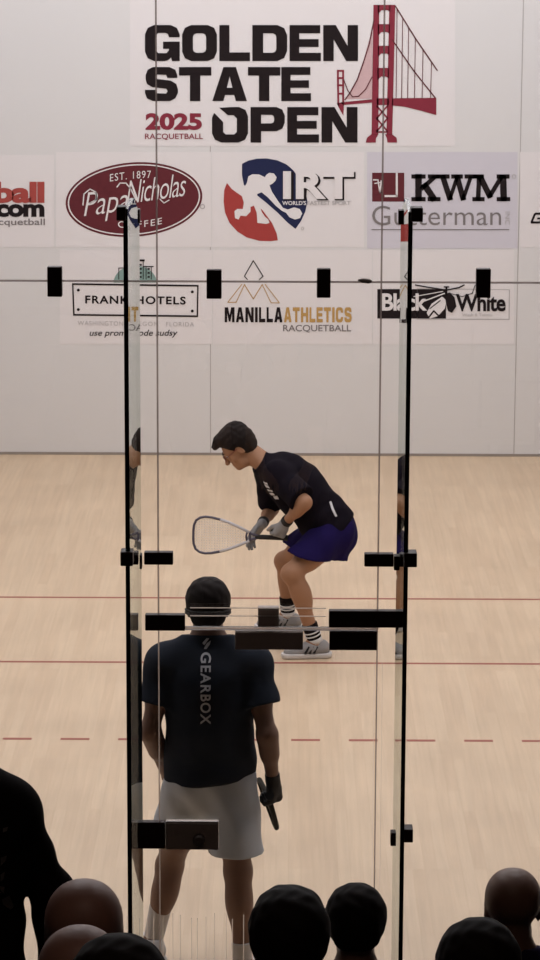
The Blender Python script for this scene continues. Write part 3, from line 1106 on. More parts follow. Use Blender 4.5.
class Person:
    """joints: pelvis, chest, neck, head, sh/el/wr/hp/kn/an for 'l' and 'r' (the person's own sides)"""

    def __init__(s, name, label, base, J, face, headup, side, cat='person', group=None, sc=1.0, h=.008, build=1.0, hands=None, skin=None, feet=None, thick=1.0):
        s.J = {k: A_(v) for k, v in J.items()}
        s.root = thing(name, label, cat, base, group)
        s.H = frame(face, headup)
        s.side = nv(side)                 # from right hand side to left hand side
        s.h = h; s.sc = sc; s.bd = build; s.skin = skin; s.thick = thick
        s.hands = hands or {}
        s.feet = feet or {}
        s.ax = nv(s.J['neck'] - s.J['pelvis'])
        s.tf = nv(np.cross(s.ax, s.side))      # candidate forward
        if s.tf @ s.feetdir() < 0: s.tf = -s.tf
        P = np.array([v for v in s.J.values()])
        s.lo, s.hi = P.min(0) - .24, P.max(0) + .24
        s.body()

    def feetdir(s):
        d = s.H[1] + .0
        for q in 'lr':
            if q in s.feet: d = d + nv(s.feet[q])
        return d

    def F(s, h=None, pts=None, m=.24):
        if pts is None:
            return Field(s.lo, s.hi, h or s.h)
        P = np.array([A_(p) for p in pts])
        return Field(P.min(0) - m, P.max(0) + m, h or s.h)

    def hp(s, x, y, z):                   # point in head coordinates
        return s.J['head'] + (s.H.T @ A_((x, y, z))) * s.sc

    # ---- pieces
    def torso(s, f, g=0.0, cuts=None, wob=None, neck=True):
        J, b = s.J, s.bd
        pel, ch, nk = J['pelvis'], J['chest'], J['neck']
        t = s.tf
        R = np.stack([s.side, t, s.ax])
        kw = dict(cuts=cuts, wob=wob)
        th = s.thick
        f.ell(pel, (.155*b+g, .112*b*th+g, .12+g), R, k=.03, **kw)
        f.cap(L_(pel, ch, .05), L_(pel, ch, .75), .132*b+g, .142*b+g, k=.05, flat=t, s=.76*th, **kw)
        f.ell(ch, (.165*b+g, .115*b*th+g, .17+g), R, k=.05, **kw)
        f.ell(L_(ch, nk, .35) - t*.01, (.15*b+g, .095*th+g, .12+g), R, k=.04, **kw)
        f.cap(J['shl'], J['shr'], .05+g, k=.06, **kw)
        for q in 'lr':
            f.ell(J['sh'+q], (.062*b+g,)*3, k=.04, **kw)
            f.cap(L_(nk, J['head'], .35), L_(nk, J['sh'+q], .62), .036+g, .034+g, k=.06, **kw)

    def head(s, f):
        J = s.J
        H = s.H; sc = s.sc
        E = lambda c, r, k=.012, **kw: f.ell(s.hp(*c), A_(r)*sc, H, k=k, **kw)
        C = lambda a, b, r0, r1, k=.01, **kw: f.cap(s.hp(*a), s.hp(*b), r0*sc, r1*sc, k=k, **kw)
        f.cap(J['neck'], s.hp(0, -.03, -.05), .058*s.bd, .054*s.bd, k=.03)
        E((0, -.012, .028), (.074, .096, .086))
        for sx in (-1, 1): E((sx*.020, -.022, .034), (.059, .080, .074), .03)
        E((0, .035, -.03), (.060, .056, .075), .03)
        E((0, .045, -.078), (.044, .042, .034), .03)
        C((-.03, .030, -.085), (.03, .030, -.085), .028, .028, .02)
        E((0, .076, -.094), (.018, .016, .016), .02)            # chin
        C((-.03, .076, .022), (.03, .076, .022), .012, .012, .015)     # brow
        for sx in (-1, 1):
            E((sx*.030, .097, .004), (.017, .014, .011), .0, sub=True)
            E((sx*.045, .060, -.030), (.018, .018, .018), .02)     # cheek bone
            E((sx*.077, -.008, -.012), (.010, .020, .032), .008)
            E((sx*.087, -.004, -.010), (.006, .010, .016), .0, sub=True)
            E((sx*.010, .103, -.036), (.008, .009, .008), .006)
        C((0, .086, .012), (0, .113, -.030), .008, .0125, .010)
        C((-.019, .089, -.058), (.019, .089, -.058), .0065, .0065, .006)
        C((-.015, .087, -.069), (.015, .087, -.069), .0075, .0075, .006)
        E((0, .101, -.0635), (.022, .008, .0018), .0, sub=True)

    def arm(s, f, q, g=0.0, k=.02):
        J = s.J; b = s.bd
        sh, el, wr = J['sh'+q], J['el'+q], J['wr'+q]
        f.cap(sh, el, .050*b+g, .037*b+g, k=.03)
        f.ell(L_(sh, el, .45), (.048*b+g, .048*b+g, .048*b+g), k=.05)
        f.cap(el, wr, .037*b+g, .026+g, k=k)
        f.cap(L_(el, wr, .08), L_(el, wr, .42), .040*b+g, .036*b+g, k=.03)

    def leg(s, f, q, g=0.0):
        J = s.J; b = s.bd
        hp, kn, an = J['hp'+q], J['kn'+q], J['an'+q]
        f.cap(hp, kn, .086*b+g, .054*b+g, k=.04)
        f.cap(L_(hp, kn, .15) , L_(hp, kn, .6), .088*b+g, .072*b+g, k=.04)
        f.cap(kn, an, .050*b+g, .035+g, k=.03)
        back = nv(L_(kn, an, .3) - (kn + an) / 2 * 1.0) * 0 - s.footdir(q)
        d = nv(an - kn)
        back = nv(back - d * (back @ d))
        f.ell(L_(kn, an, .30) + back*.018, (.053*b+g, .053*b+g, .10+g), frame(back, d), k=.04)
        f.ell(kn - back*.012, (.05*b+g,)*3, k=.03)

    def footdir(s, q):
        d = A_(s.feet.get(q, s.H[1]))
        d = d.copy(); d[2] = 0
        return nv(d)

    def foot(s, f, q, g=0.0):
        an = s.J['an'+q]; d = s.footdir(q)
        f.cap(an, an + d*.10 + A_((0, 0, -.045)), .036+g, .034+g, k=.03)
        f.cap(an + d*-.025 + A_((0, 0, -.04)), an + d*.15 + A_((0, 0, -.058)), .032+g, .026+g, k=.03)

    def hand(s, f, q, g=0.0, upto=1.0):
        hd = s.hands.get(q)
        if hd is None:
            hd = dict(dir=s.J['wr'+q] - s.J['el'+q], palm=(0, 0, -1), thumb=s.side * (1 if q == 'r' else -1), curl=.5)
        w = s.J['wr'+q]
        d = nv(hd['dir']); n = A_(hd['palm']); n = nv(n - d*(n @ d)); th = np.cross(n, d)
        if th @ A_(hd['thumb']) < 0: th = -th
        c = hd['curl']
        cs = c if isinstance(c, (list, tuple)) else [c, c, c*1.05, c*1.1]
        f.cap(w, w + d*.035, .026+g, .030+g, k=.015, flat=n, s=.72)
        f.cap(w + d*.038 + th*.018, w + d*.078 + th*.022, .021+g, .019+g, k=.015, flat=n, s=.75)
        f.cap(w + d*.038 - th*.016, w + d*.074 - th*.022, .021+g, .018+g, k=.015, flat=n, s=.75)
        for i, (off, ln, r) in enumerate(((.031, .95, .0088), (.0105, 1.05, .0092), (-.0105, .98, .0088), (-.031, .78, .0078))):
            p = w + d*(.085 - abs(off)*.12) + th*off
            a = 0.0
            for j, seg in enumerate((.043, .026, .021)):
                a += cs[i] * (1.0, 1.1, .7)[j]
                v = d*math.cos(a) + n*math.sin(a)
                e = p + v*seg*ln
                f.cap(p, e, r*(1 - .07*j)+g, r*(1 - .07*(j+1))+g, k=.0035)
                p = e
        tc = hd.get('tcurl', .4)
        p = w + d*.028 + th*.024 + n*.008
        a = .75
        for j, seg in enumerate((.040, .030, .024)):
            v = nv(d*math.cos(a) + th*math.sin(a)*(1 - .3*j) + n*(.35 + tc*j*.6))
            e = p + v*seg
            f.cap(p, e, (.0125, .0100, .0090)[j]+g, (.0105, .0092, .0080)[j]+g, k=.006)
            p = e
            a -= .25 + tc*.5

    def body(s):
        f = s.F()
        s.torso(f)
        for q in 'lr':
            s.arm(f, q); s.leg(f, q); s.foot(f, q); s.hand(f, q)
        s.head(f)
        s.bodyo = fobj('body', f, s.skin, s.root)
        # eyes
        for sx in (-1, 1):
            bm = bmesh.new()
            bmesh.ops.create_uvsphere(bm, u_segments=12, v_segments=8, radius=.0115*s.sc)
            bmesh.ops.translate(bm, verts=bm.verts, vec=Vector(s.hp(sx*.030, .0765, .003)))
            eo = obj('eye', bm, EYE, s.root, True)
            bm = bmesh.new()
            bmesh.ops.create_uvsphere(bm, u_segments=12, v_segments=8, radius=.0065*s.sc)
            bmesh.ops.translate(bm, verts=bm.verts, vec=Vector(s.hp(sx*.030, .0823, .002)))
            obj('iris', bm, HAIR, eo, True)

    # ---- clothing
    def tshirt(s, m, g=.016, hem=.05, sleeve=.6, sr=(.066, .074), wrinkle=.004, flare=.0, collar=True, name='t_shirt', hemn=None, loose=0.0):
        J = s.J
        pel, ch, nk = J['pelvis'], J['chest'], J['neck']
        f = s.F()
        wob = None
        if wrinkle:
            ph = random.uniform(0, 6)
            sd, ax = s.side.astype(np.float32), s.ax.astype(np.float32)

            def wob(P):
                a = P @ sd; b = P @ ax
                return (wrinkle * (np.sin(a*38 + 5*np.sin(b*11 + ph)) * .4 + np.sin(b*31 + a*17 + ph) * .5 + np.sin(b*57 - a*30) * .25)).astype(np.float32)
        hn = -s.ax if hemn is None else nv(hemn)
        hp_ = pel + hn * hem
        cuts = [(hp_, hn)]
        s.torso(f, g, cuts=cuts, wob=wob)
        f.cap(ch, pel + hn*(hem+.05), .142*s.bd+g*.6+loose, .150*s.bd+g+flare+loose, k=.03, flat=s.tf, s=.80*s.thick, cuts=cuts, wob=wob)
        for q in 'lr':
            sh, el = J['sh'+q], J['el'+q]
            wr = J['wr'+q]
            if sleeve <= 1:
                e = L_(sh, el, sleeve)
                dd = nv(el - sh)
                f.cap(L_(sh, el, -.02), L_(sh, el, sleeve+.15), sr[0]*s.bd, sr[1]*s.bd, k=.035, cuts=[(e, dd)], wob=wob)
            else:
                f.cap(sh, el, sr[0]*s.bd, sr[1]*s.bd*.85, k=.035, wob=wob)
                e = L_(el, wr, .93)
                f.cap(el, L_(el, wr, 1.1), sr[1]*s.bd*.85, .044, k=.03, cuts=[(e, wr - el)], wob=wob)
        # neck opening
        collar_ = .012 if collar is True else collar
        nd = nv(J['head'] - nk)
        f.cut(nk + nd*.045, nd) if False else None
        sl, P = f._sub(nk, nk, .16)
        if sl is not None:
            c = nk + nd*.03
            d = (P - c.astype(np.float32)) @ nd.astype(np.float32)
            # trim what rises along the neck above the collar
            rad = np.linalg.norm((P - c.astype(np.float32)) - d[..., None]*nd.astype(np.float32), axis=-1)
            f.D[sl] = np.where((rad < .12), np.maximum(f.D[sl], d - collar_), f.D[sl])
        s.shirt = fobj(name, f, m, s.root)
        return s.shirt

    def shorts(s, m, length=.62, g=.02, flare=.03, waist=.08, wrinkle=.005, name='shorts', cutn=None, extra=()):
        J = s.J
        pel = J['pelvis']
        f = s.F(pts=[pel + s.ax*waist, J['hpl'], J['hpr'], J['knl'], J['knr']])
        R = np.stack([s.side, s.tf, s.ax])
        ph = random.uniform(0, 6)
        sd, ax = s.side.astype(np.float32), s.ax.astype(np.float32)
        wob = lambda P: (wrinkle * (np.sin((P @ sd)*52 + 4*np.sin((P @ ax)*9 + ph)) * .6 + np.sin((P @ ax)*33 + (P @ sd)*25) * .4)).astype(np.float32)
        wc = [(pel + s.ax*waist, s.ax)]
        b = s.bd
        f.ell(pel, (.155*b+g, .112*b*s.thick+g, .12+g), R, k=.03, cuts=wc, wob=wob)
        f.cap(pel - s.ax*.03, pel + s.ax*(waist+.06), .150*b+g, .14*b+g, k=.04, flat=s.tf, s=.78, cuts=wc, wob=wob)
        for q in 'lr':
            hp, kn = J['hp'+q], J['kn'+q]
            e = L_(hp, kn, length[q] if isinstance(length, dict) else length)
            n = kn - hp if cutn is None else cutn
            f.cap(L_(hp, kn, -.05), L_(hp, kn, (length[q] if isinstance(length, dict) else length)+.2), .092*b+g, .080*b+g+flare, k=.035, cuts=[(e, n)], wob=wob)
            if q == 'l':
                for a_, b_, ra_, rb_ in extra:
                    f.cap(a_, b_, ra_, rb_, k=.03, cuts=[(e, n)], wob=wob)
        return fobj(name, f, m, s.root)

    def trousers(s, m, g=.014, name='trousers'):
        J = s.J
        pel = J['pelvis']
        f = s.F(pts=[pel + s.ax*.1, J['hpl'], J['hpr'], J['knl'], J['knr'], J['anl'], J['anr']])
        R = np.stack([s.side, s.tf, s.ax])
        f.ell(pel, (.155*s.bd+g, .112*s.bd+g, .12+g), R, k=.03, cuts=[(pel + s.ax*.09, s.ax)])
        for q in 'lr':
            hp, kn, an = J['hp'+q], J['kn'+q], J['an'+q]
            f.cap(hp, kn, .090*s.bd+g, .062*s.bd+g, k=.04)
            e = L_(kn, an, .92)
            f.cap(kn, L_(kn, an, 1.1), .060*s.bd+g, .058+g, k=.03, cuts=[(e, an - kn)])
        return fobj(name, f, m, s.root)

    def shoes(s, upper, solem, sockm=None, sock=.10, sc=1.0, accent=None):
        socks_ = sock
        for q in 'lr':
            an = s.J['an'+q]; d = s.footdir(q)
            gz = an[2] - .085
            up = A_((0, 0, 1))
            f = Field(np.minimum(an - .15, an + d*.22 - .1), np.maximum(an + .15, an + d*.22 + .1), .005)
            g0 = A_((an[0], an[1], gz))
            cuts = [(g0 + up*.022, -up)]
            f.cap(g0 - d*.045 + up*.055, g0 + d*.03 + up*.06, .040, .042, k=.02, cuts=cuts)
            f.cap(g0 + d*.02 + up*.055, g0 + d*.155 + up*.032, .043, .036, k=.03, cuts=cuts)
            f.cap(g0 - d*.03 + up*.06, g0 - d*.018 + up*.095, .041, .037, k=.02, cuts=cuts + [(g0 + up*.105 , up + d*-.1)])
            sh = fobj('shoe', f, upper, s.root)
            f = Field(np.minimum(an - .15, an + d*.22 - .1), np.maximum(an + .15, an + d*.22 + .1), .005)
            f.cap(g0 - d*.05 + up*.02, g0 + d*.16 + up*.02, .046, .046, k=.01, cuts=[(g0 + up*.001, -up), (g0 + up*.032, up)])
            fobj('sole', f, solem, sh)
            if accent:
                bm = bmesh.new()
                sidev = np.cross(d, up)
                for sg in (-1, 1):
                    for t0 in (.02, .045, .07):
                        p0 = g0 + d*t0 + up*.035 + sidev*sg*.046
                        p1 = g0 + d*(t0 - .025) + up*.075 + sidev*sg*.040
                        tube(bm, [p0, p1], .0075, 6)
                obj('shoe_stripe', bm, accent, sh)
                bm = bmesh.new()
                for t0 in (.035, .055, .075, .095):
                    zz = .096 - (t0 - .02)*.23
                    tube(bm, [g0 + d*t0 + up*(zz-.012) + sidev*.028, g0 + d*t0 + up*zz, g0 + d*t0 + up*(zz-.012) - sidev*.028], .0035, 6)
                obj('laces', bm, accent, sh)
            if sockm:
                kn = s.J['kn'+q]
                t = nv(kn - an)
                if isinstance(socks_, dict): sock = socks_[q]
                f = Field(np.minimum(an, an + t*sock) - .1, np.maximum(an, an + t*sock) + .1, .005)
                f.cap(an - t*.02, an + t*(sock+.05), .040, .041 + sock*.06, k=.01, cuts=[(an + t*sock, t)])
                fobj('sock', f, sockm, s.root)
                yield q, an, t

    def hair(s, m, g=.012, style='short', rough=.0014, name='hair'):
        f = Field(s.J['head'] - .2, s.J['head'] + .2, .004)
        H = s.H; sc = s.sc
        rng = np.random.RandomState(3)
        def wob(P):
            q = (P - s.J['head'].astype(np.float32)) @ H.T.astype(np.float32)
            x, y, z = q[..., 0], q[..., 1], q[..., 2]
            return (rough * (np.sin(x*150 + 3*np.sin(y*60)) * .5 + np.sin(y*120 + x*40 + z*70) * .5 + np.sin(z*160+x*90)*.4)).astype(np.float32)
        pn = (0, .80, -.60)
        pt = (0, .052, .055)
        if style == 'nape': pn, pt = (0, .72, -.70), (0, .045, .045)
        cuts = [(s.hp(*pt), H.T @ A_(pn))]
        if style != 'long':
            cuts.append((s.hp(0, -.06, -.075), H.T @ A_((0, -.25, -1))))
        E = lambda c, r, k=.012, cu=None: f.ell(s.hp(*c), A_(r)*sc, H, k=k, cuts=cu if cu is not None else cuts, wob=wob)
        E((0, -.012, .028), (.074+g, .096+g, .086+g))
        for sx in (-1, 1): E((sx*.020, -.022, .034), (.059+g, .080+g, .074+g), .03)
        E((0, -.045, -.02), (.066+g*.7, .062+g*.6, .07), .02)
        if style == 'quiff':
            E((0, -.035, .094), (.060, .070, .046), .03, cu=[])
            E((0, .056, .100), (.062, .044, .032), .02, cu=[])
            E((0, .090, .094), (.048, .030, .020), .012, cu=[])
            E((0, .01, .105), (.066, .08, .030), .02, cu=[])
            E((0, -.055, .07), (.062, .055, .055), .02, cu=[])
        if style == 'top':
            E((0, .02, .09), (.07, .075, .04), .02, cu=[])
        # leave the ears free
        for sx in (-1, 1):
            f.ell(s.hp(sx*.092, .012, -.02), A_((.026, .034, .040))*sc, H, sub=True)
        return fobj(name, f, m, s.root)


def project_marks(o_shirt, geo_list, m, parent, name, ray=(0, 1, 0), off=.004):
    """vinyl print laid on the cloth: planar pieces dropped onto the garment along a ray"""
    me = o_shirt.data
    b = base_of(o_shirt)
    bv = BVHTree.FromPolygons([tuple(v.co + b) for v in me.vertices], [tuple(p.vertices) for p in me.polygons])
    r = Vector(ray).normalized()
    bm = bmesh.new()
    for V, Fc in geo_list:
        tmp = bmesh.new()
        vs = [tmp.verts.new(v) for v in V]
        for fc in Fc:
            try: tmp.faces.new([vs[i] for i in fc])
            except ValueError: pass
        bmesh.ops.triangulate(tmp, faces=tmp.faces)
        bmesh.ops.subdivide_edges(tmp, edges=[e for e in tmp.edges if e.calc_length() > .02], cuts=2, use_grid_fill=True)
        ok = True
        for v in tmp.verts:
            hit = bv.ray_cast(v.co - r*.8, r)
            if hit[0] is None: ok = False; break
            v.co = hit[0] - r*off
        if ok:
            mm = bpy.data.meshes.new('tmp'); tmp.to_mesh(mm); bm.from_mesh(mm); bpy.data.meshes.remove(mm)
        tmp.free()
    return obj(name, bm, m, parent)


def px_geo(V, Fc, Y):
    return [at(x, y, Y) for x, y in V], Fc


# ------------------------------------------------------------------ cloth, skin and hair
SKIN = mat('skin_tan', (0.33, 0.165, 0.09), .6, noise=.05, scale=12)
SKIN2 = mat('skin_brown', (0.20, 0.105, 0.07), .5, noise=.05, scale=12)
SKIN3 = mat('skin_ruddy', (0.30, 0.15, 0.11), .45, noise=.05, scale=12)
EYE = mat('eye_white', (.42, .38, .36), .4)
HAIR = mat('hair_black', (0.010, 0.006, 0.005), .75, noise=.3, scale=150, spec=.15)
HAIRG = mat('hair_stubble', (0.05, 0.035, 0.03), .8, noise=.3, scale=150, spec=.1)
TEE = mat('tee_navy_black', (0.0075, 0.0055, 0.009), .95, noise=.12, scale=60, spec=.06)
TEE2 = mat('tee_navy_blue', (0.021, 0.025, 0.036), .9, noise=.12, scale=60, spec=.1)
SHORTB = mat('shorts_royal_blue', (0.011, 0.006, 0.052), .9, noise=.1, scale=60, spec=.08)
SHORTG = mat('shorts_grey', (0.56, 0.59, 0.64), .85, noise=.06, scale=60, spec=.15)
BLACKC = mat('cloth_black', (0.008, 0.005, 0.005), .9, noise=.15, scale=60, spec=.1)
PRINT = mat('print_white', (.55, .53, .53), .7)
PRINTG = mat('print_grey', (.58, .57, .60), .7)
PRINTD = mat('print_dim_grey', (.10, .09, .085), .7)
WHITE = mat('cloth_white', (.60, .57, .55), .8)
SHOEG = mat('shoe_grey', (.27, .26, .26), .6)
RUBBER = mat('rubber_black', (.01, .009, .009), .6)
GLOVEG = mat('glove_grey', (.27, .26, .26), .7)
GLOVEB = mat('glove_black', (.012, .010, .010), .7)
FRAMEM = mat('racket_frame_dark', (.08, .07, .10), .35)
FRAMEW = mat('racket_frame_pale', (.50, .48, .50), .35)
STRING = mat('racket_string', (.72, .66, .62), .5)
STRINGD = mat('racket_string_dark', (.12, .11, .09), .5)


# ================================================================== RACKETS
def racket(label, loc, xaxis, waxis, frame_m, string_m, grip_m, cat='racket', accent=None, fr_r=.0075):
    """butt of the handle at loc, xaxis towards the head, waxis across the face"""
    X = Vector(xaxis).normalized(); W = Vector(waxis); W = (W - X*W.dot(X)).normalized()
    t = thing('racket', label, cat, loc)
    O = Vector(loc)
    M = lambda x, y, z=0: O + X*x + W*y + X.cross(W)*z
    prof = [(.225, .022), (.26, .040), (.30, .058), (.35, .078), (.40, .094), (.45, .105), (.49, .108), (.52, .102), (.545, .085), (.557, .055), (.560, .02)]
    loop = [M(x, y) for x, y in prof] + [M(x, -y) for x, y in reversed(prof)]
    bm = bmesh.new()
    tube(bm, loop, fr_r, 8, closed=True)
    tube(bm, [M(.175, .006), M(.20, .012), M(.228, .024)], .008, 8)
    tube(bm, [M(.175, -.006), M(.20, -.012), M(.228, -.024)], .008, 8)
    tube(bm, [M(.24, .03), M(.245, 0), M(.24, -.03)], .006, 8)
    fr = obj('frame', bm, frame_m, t, True)
    if accent:
        bm = bmesh.new()
        for sg in (1, -1):
            tube(bm, [M(x, sg*(y+.001)) for x, y in prof[:5]], .0088, 8)
        o = obj('throat_bumper', bm, accent, t, True)

    def hw(x):
        for (x0, y0), (x1, y1) in zip(prof, prof[1:]):
            if x0 <= x <= x1: return y0 + (y1-y0)*(x-x0)/(x1-x0)
        return 0
    bm = bmesh.new()
    x = .262
    while x < .55:
        tube(bm, [M(x, hw(x)), M(x, -hw(x))], .0014, 5); x += .0155
    for i in range(-6, 7):
        y = i*.0155
        xsn = [xx for xx, yy in prof if yy >= abs(y)]
        a = .245
        for (x0, y0), (x1, y1) in zip(prof, prof[1:]):
            if y0 <= abs(y) <= y1: a = x0 + (x1-x0)*(abs(y)-y0)/max(y1-y0, 1e-6)
        b = .558
        for (x0, y0), (x1, y1) in zip(prof, prof[1:]):
            if y0 >= abs(y) >= y1: b = x0 + (x1-x0)*(y0-abs(y))/max(y0-y1, 1e-6)
        tube(bm, [M(a, y), M(b, y)], .0014, 5)
    obj('strings', bm, string_m, t)
    bm = bmesh.new()
    tube(bm, [M(0, 0), M(.012, 0), M(.02, 0), M(.10, 0), M(.165, 0), M(.19, 0)], [.019, .019, .0155, .0145, .015, .011], 8)
    obj('grip', bm, grip_m, t)
    return t, M


# ================================================================== THE PLAYERS
def ats(d):
    return {k: at(*v) for k, v in d.items()}


random.seed(11)
# ---- crouching player at the short line, facing left
J = ats(dict(pelvis=(329, 526, 6.50), chest=(295, 485, 6.51), neck=(262, 461, 6.52), head=(238, 447, 6.52),
             shl=(279, 476, 6.34), shr=(269, 474, 6.70), ell=(305, 502, 6.16), elr=(272, 508, 6.82),
             wrl=(285, 523, 6.30), wrr=(262, 524, 6.62),
             hpl=(332, 535, 6.41), hpr=(325, 533, 6.59), knl=(292, 573, 6.18), knr=(285, 561, 6.80),
             anl=(316, 643, 6.22), anr=(288, 616, 6.84)))
ground = .085
J['anl'].z = ground + .0; J['anr'].z = ground + .0
p = Person('person', 'crouching player in black T-shirt and blue shorts, facing left at the short line',
           (J['pelvis'].x, 6.5, 0), J, face=(-.74, -.06, -.67), headup=(-.66, 0, .75), side=(0, -1, 0), sc=1.0, h=.006,
           skin=SKIN, build=1.0, thick=1.12, feet={'l': (-1, -.12, 0), 'r': (-1, .1, 0)},
           hands={'l': dict(dir=(-.45, .05, -.88), palm=(-.25, .95, .1), thumb=(-1, 0, .5), curl=[1.15, 1.2, 1.25, 1.25], tcurl=.7),
                  'r': dict(dir=(-.62, -.2, -.75), palm=(.5, -.55, -.4), thumb=(.2, -.8, .5), curl=[.25, .3, .35, .4], tcurl=.2)})
P1 = p
shirt = p.tshirt(TEE, g=.024, hem=.05, sleeve=.88, sr=(.074, .084), wrinkle=.005, collar=-.02)
p.shorts(SHORTB, length=.54, g=.016, flare=.020, waist=.03, cutn=(-.28, 0, -.96), extra=[(at(343, 528, 6.44), at(334, 575, 6.40), .062, .062)])
p.hair(HAIR, g=.010, style='quiff', rough=.003)
for q, an, t in p.shoes(SHOEG, WHITE, BLACKC, sock=.13, accent=RUBBER):
    bm = bmesh.new()
    c0 = an + t*.055
    for k_ in range(2):
        c = c0 + t*.022*k_
        u = nv(np.cross(t, (0, 1, 0))); v = np.cross(t, u)
        tube(bm, [c + (u*math.cos(a) + v*math.sin(a))*.0445 for a in np.linspace(0, 2*PI, 20, endpoint=False)], .0045, 6, closed=True)
    tube(bm, [an + t*.002, an + t*.035], [.043, .043], 20)
    obj('sock_stripe', bm, WHITE, p.root, True)['label'] = 'white bands on the dark sock'
# eyewear
bm = bmesh.new()
for sx in (-1, 1):
    cc = (sx*.032, .104, .002)
    tube(bm, [p.hp(cc[0] + .024*math.cos(a), cc[1] - abs(math.cos(a))*.002, cc[2] + .017*math.sin(a)) for a in np.linspace(0, 2*PI, 20, endpoint=False)], .0020, 6, closed=True)
    tube(bm, [p.hp(sx*.056, .100, .006), p.hp(sx*.075, .078, .006), p.hp(sx*.080, .0, .006), p.hp(sx*.080, -.02, -.005)], .0022, 6)
tube(bm, [p.hp(-.010, .106, .006), p.hp(.010, .106, .006)], .002, 6)
obj('glasses', bm, mat('eyewear_red', (.16, .02, .02), .3), p.root, True)
bm = bmesh.new()
for sx in (-1, 1):
    tube(bm, [p.hp(sx*.018, .094, .026), p.hp(sx*.033, .0945, .031), p.hp(sx*.047, .084, .027)], [.003, .004, .0025], 6)
obj('eyebrow', bm, HAIR, p.root, True)
# gloves: skin-tight, fingers included
for q, m_ in (('l', GLOVEG), ('r', GLOVEG)):
    w_ = p.J['wr'+q]
    f = Field(w_ - .22, w_ + .22, .004)
    p.hand(f, q, g=.0022)
    d_ = nv(p.J['wr'+q] - p.J['el'+q])
    f.cap(w_ - d_*.045, w_ + d_*.01, .031, .031, k=.01, cuts=[(w_ - d_*.04, -d_)])
    g_ = fobj('glove', f, m_, p.root)
    g_['label'] = 'grey glove on the near hand' if q == 'l' else 'grey glove on the far hand'
    f = Field(w_ - .12, w_ + .12, .004)
    f.cap(w_ - d_*.042, w_ - d_*.005, .035, .034, k=.0, cuts=[(w_ - d_*.040, -d_), (w_ - d_*.008, d_)])
    fobj('wrist_strap', f, GLOVEB, g_)
# prints on the shirt
Yf = 6.3
V, Fc = text2d('DOVE', weight=.02, spacing=1.2)
V = fit(V, 0, 0, 26, 8)
ca, sa = math.cos(.95), math.sin(.95)
V = [(265 + x*ca - y*sa, 481 + x*sa + y*ca) for x, y in V]
pa = lambda lp: ([at(x, y, Yf) for x, y in lp], [tuple(range(len(lp)))])
geos = [pa(lp) for lp in (
    [(263, 484), (267, 482), (268, 484), (264, 486)], [(264, 487), (268, 485), (270, 488), (266, 490)], [(267, 492), (272, 490), (273, 492), (268, 494)],
    [(269, 496), (273, 494), (275, 498), (271, 499)], [(273, 500), (277, 498), (279, 502), (275, 503)])]
project_marks(shirt, geos, PRINTG, p.root, 'chest_print')
project_marks(shirt, [pa([(329.5, 505), (331.5, 504.5), (334, 511), (337.5, 518), (335.5, 518.5), (332, 512)])], PRINT, p.root, 'hem_logo')
project_marks(shirt, [pa(lp) for lp in ([(293, 453.5), (297, 454), (298, 457), (294, 456)], [(299, 457), (303, 459), (304, 462), (300, 460)], [(304, 464), (307, 466), (305, 467)])], PRINTG, p.root, 'shoulder_print')

# racket held in both hands, face towards the viewer
tip = at(190.5, 534.5, 6.44); butt = at(287.5, 538.0, 6.345)
rk, M = racket('pale framed racket held across the crouching player in both gloved hands', butt, tip - butt, (0.0, .12, 1), FRAMEM, STRING, GLOVEB, accent=FRAMEW)

# ---- standing player just behind the door glass, seen from the back
J = ats(dict(pelvis=(209, 768, 1.24), chest=(209, 688, 1.22), neck=(208, 642, 1.22), head=(208, 607, 1.25),
             shl=(166, 664, 1.22), shr=(252, 665, 1.22), ell=(150, 730, 1.17), elr=(267, 733, 1.14),
             wrl=(168, 776, 1.42), wrr=(273, 781, 1.22),
             hpl=(190, 785, 1.24), hpr=(231, 785, 1.22), knl=(170, 865, 1.42), knr=(238, 872, 1.18),
             anl=(153, 946, 1.40), anr=(243, 960, 1.16)))
J['anl'].z = ground; J['anr'].z = ground
p = Person('person', 'player seen from behind in navy T-shirt and light grey shorts, standing behind the glass door',
           (J['pelvis'].x, 1.24, 0), J, face=(-.02, 1, -.06), headup=(0, .05, 1), side=(-1, 0, 0), sc=1.0, h=.006,
           skin=SKIN2, build=1.0, feet={'l': (-.35, 1, 0), 'r': (.12, 1, 0)},
           hands={'l': dict(dir=(.55, .75, -.2), palm=(.6, -.5, -.5), thumb=(0, 0, 1), curl=.7),
                  'r': dict(dir=(.10, .06, -1), palm=(-.75, .65, 0), thumb=(-.2, 1, 0), curl=[1.0, 1.05, 1.1, 1.1], tcurl=.7)})
P2 = p
shirt = p.tshirt(TEE2, collar=.0, g=.020, hem=.03, sleeve=.60, sr=(.072, .084), wrinkle=.0035, flare=.008, loose=.016, hemn=(.10, 0, -1))
p.shorts(SHORTG, length={'l': .66, 'r': .76}, g=.016, flare=.018, waist=.01, wrinkle=.005, cutn=(0, 0, -1))
p.hair(HAIR, g=.008, style='nape')
bm = bmesh.new()
tube(bm, [p.hp(.089*math.cos(a), -.012 + .108*math.sin(a), -.006 - .004*math.sin(a)) for a in np.linspace(-PI, 0, 24)], .006, 8)
tube(bm, [p.hp(.089*math.cos(a), -.012 + .108*math.sin(a), -.018 - .004*math.sin(a)) for a in np.linspace(-PI, 0, 24)], .006, 8)
obj('eyewear_strap', bm, GLOVEB, p.root, True)
for _ in p.shoes(WHITE, WHITE, WHITE, sock={'l': .16, 'r': .09}, accent=PRINTD):
    pass
w_ = p.J['wrr']
f = Field(w_ - .22, w_ + .22, .004)
p.hand(f, 'r', g=.0022)
d_ = nv(p.J['wrr'] - p.J['elr'])
f.cap(w_ - d_*.045, w_ + d_*.01, .031, .031, k=.01, cuts=[(w_ - d_*.04, -d_)])
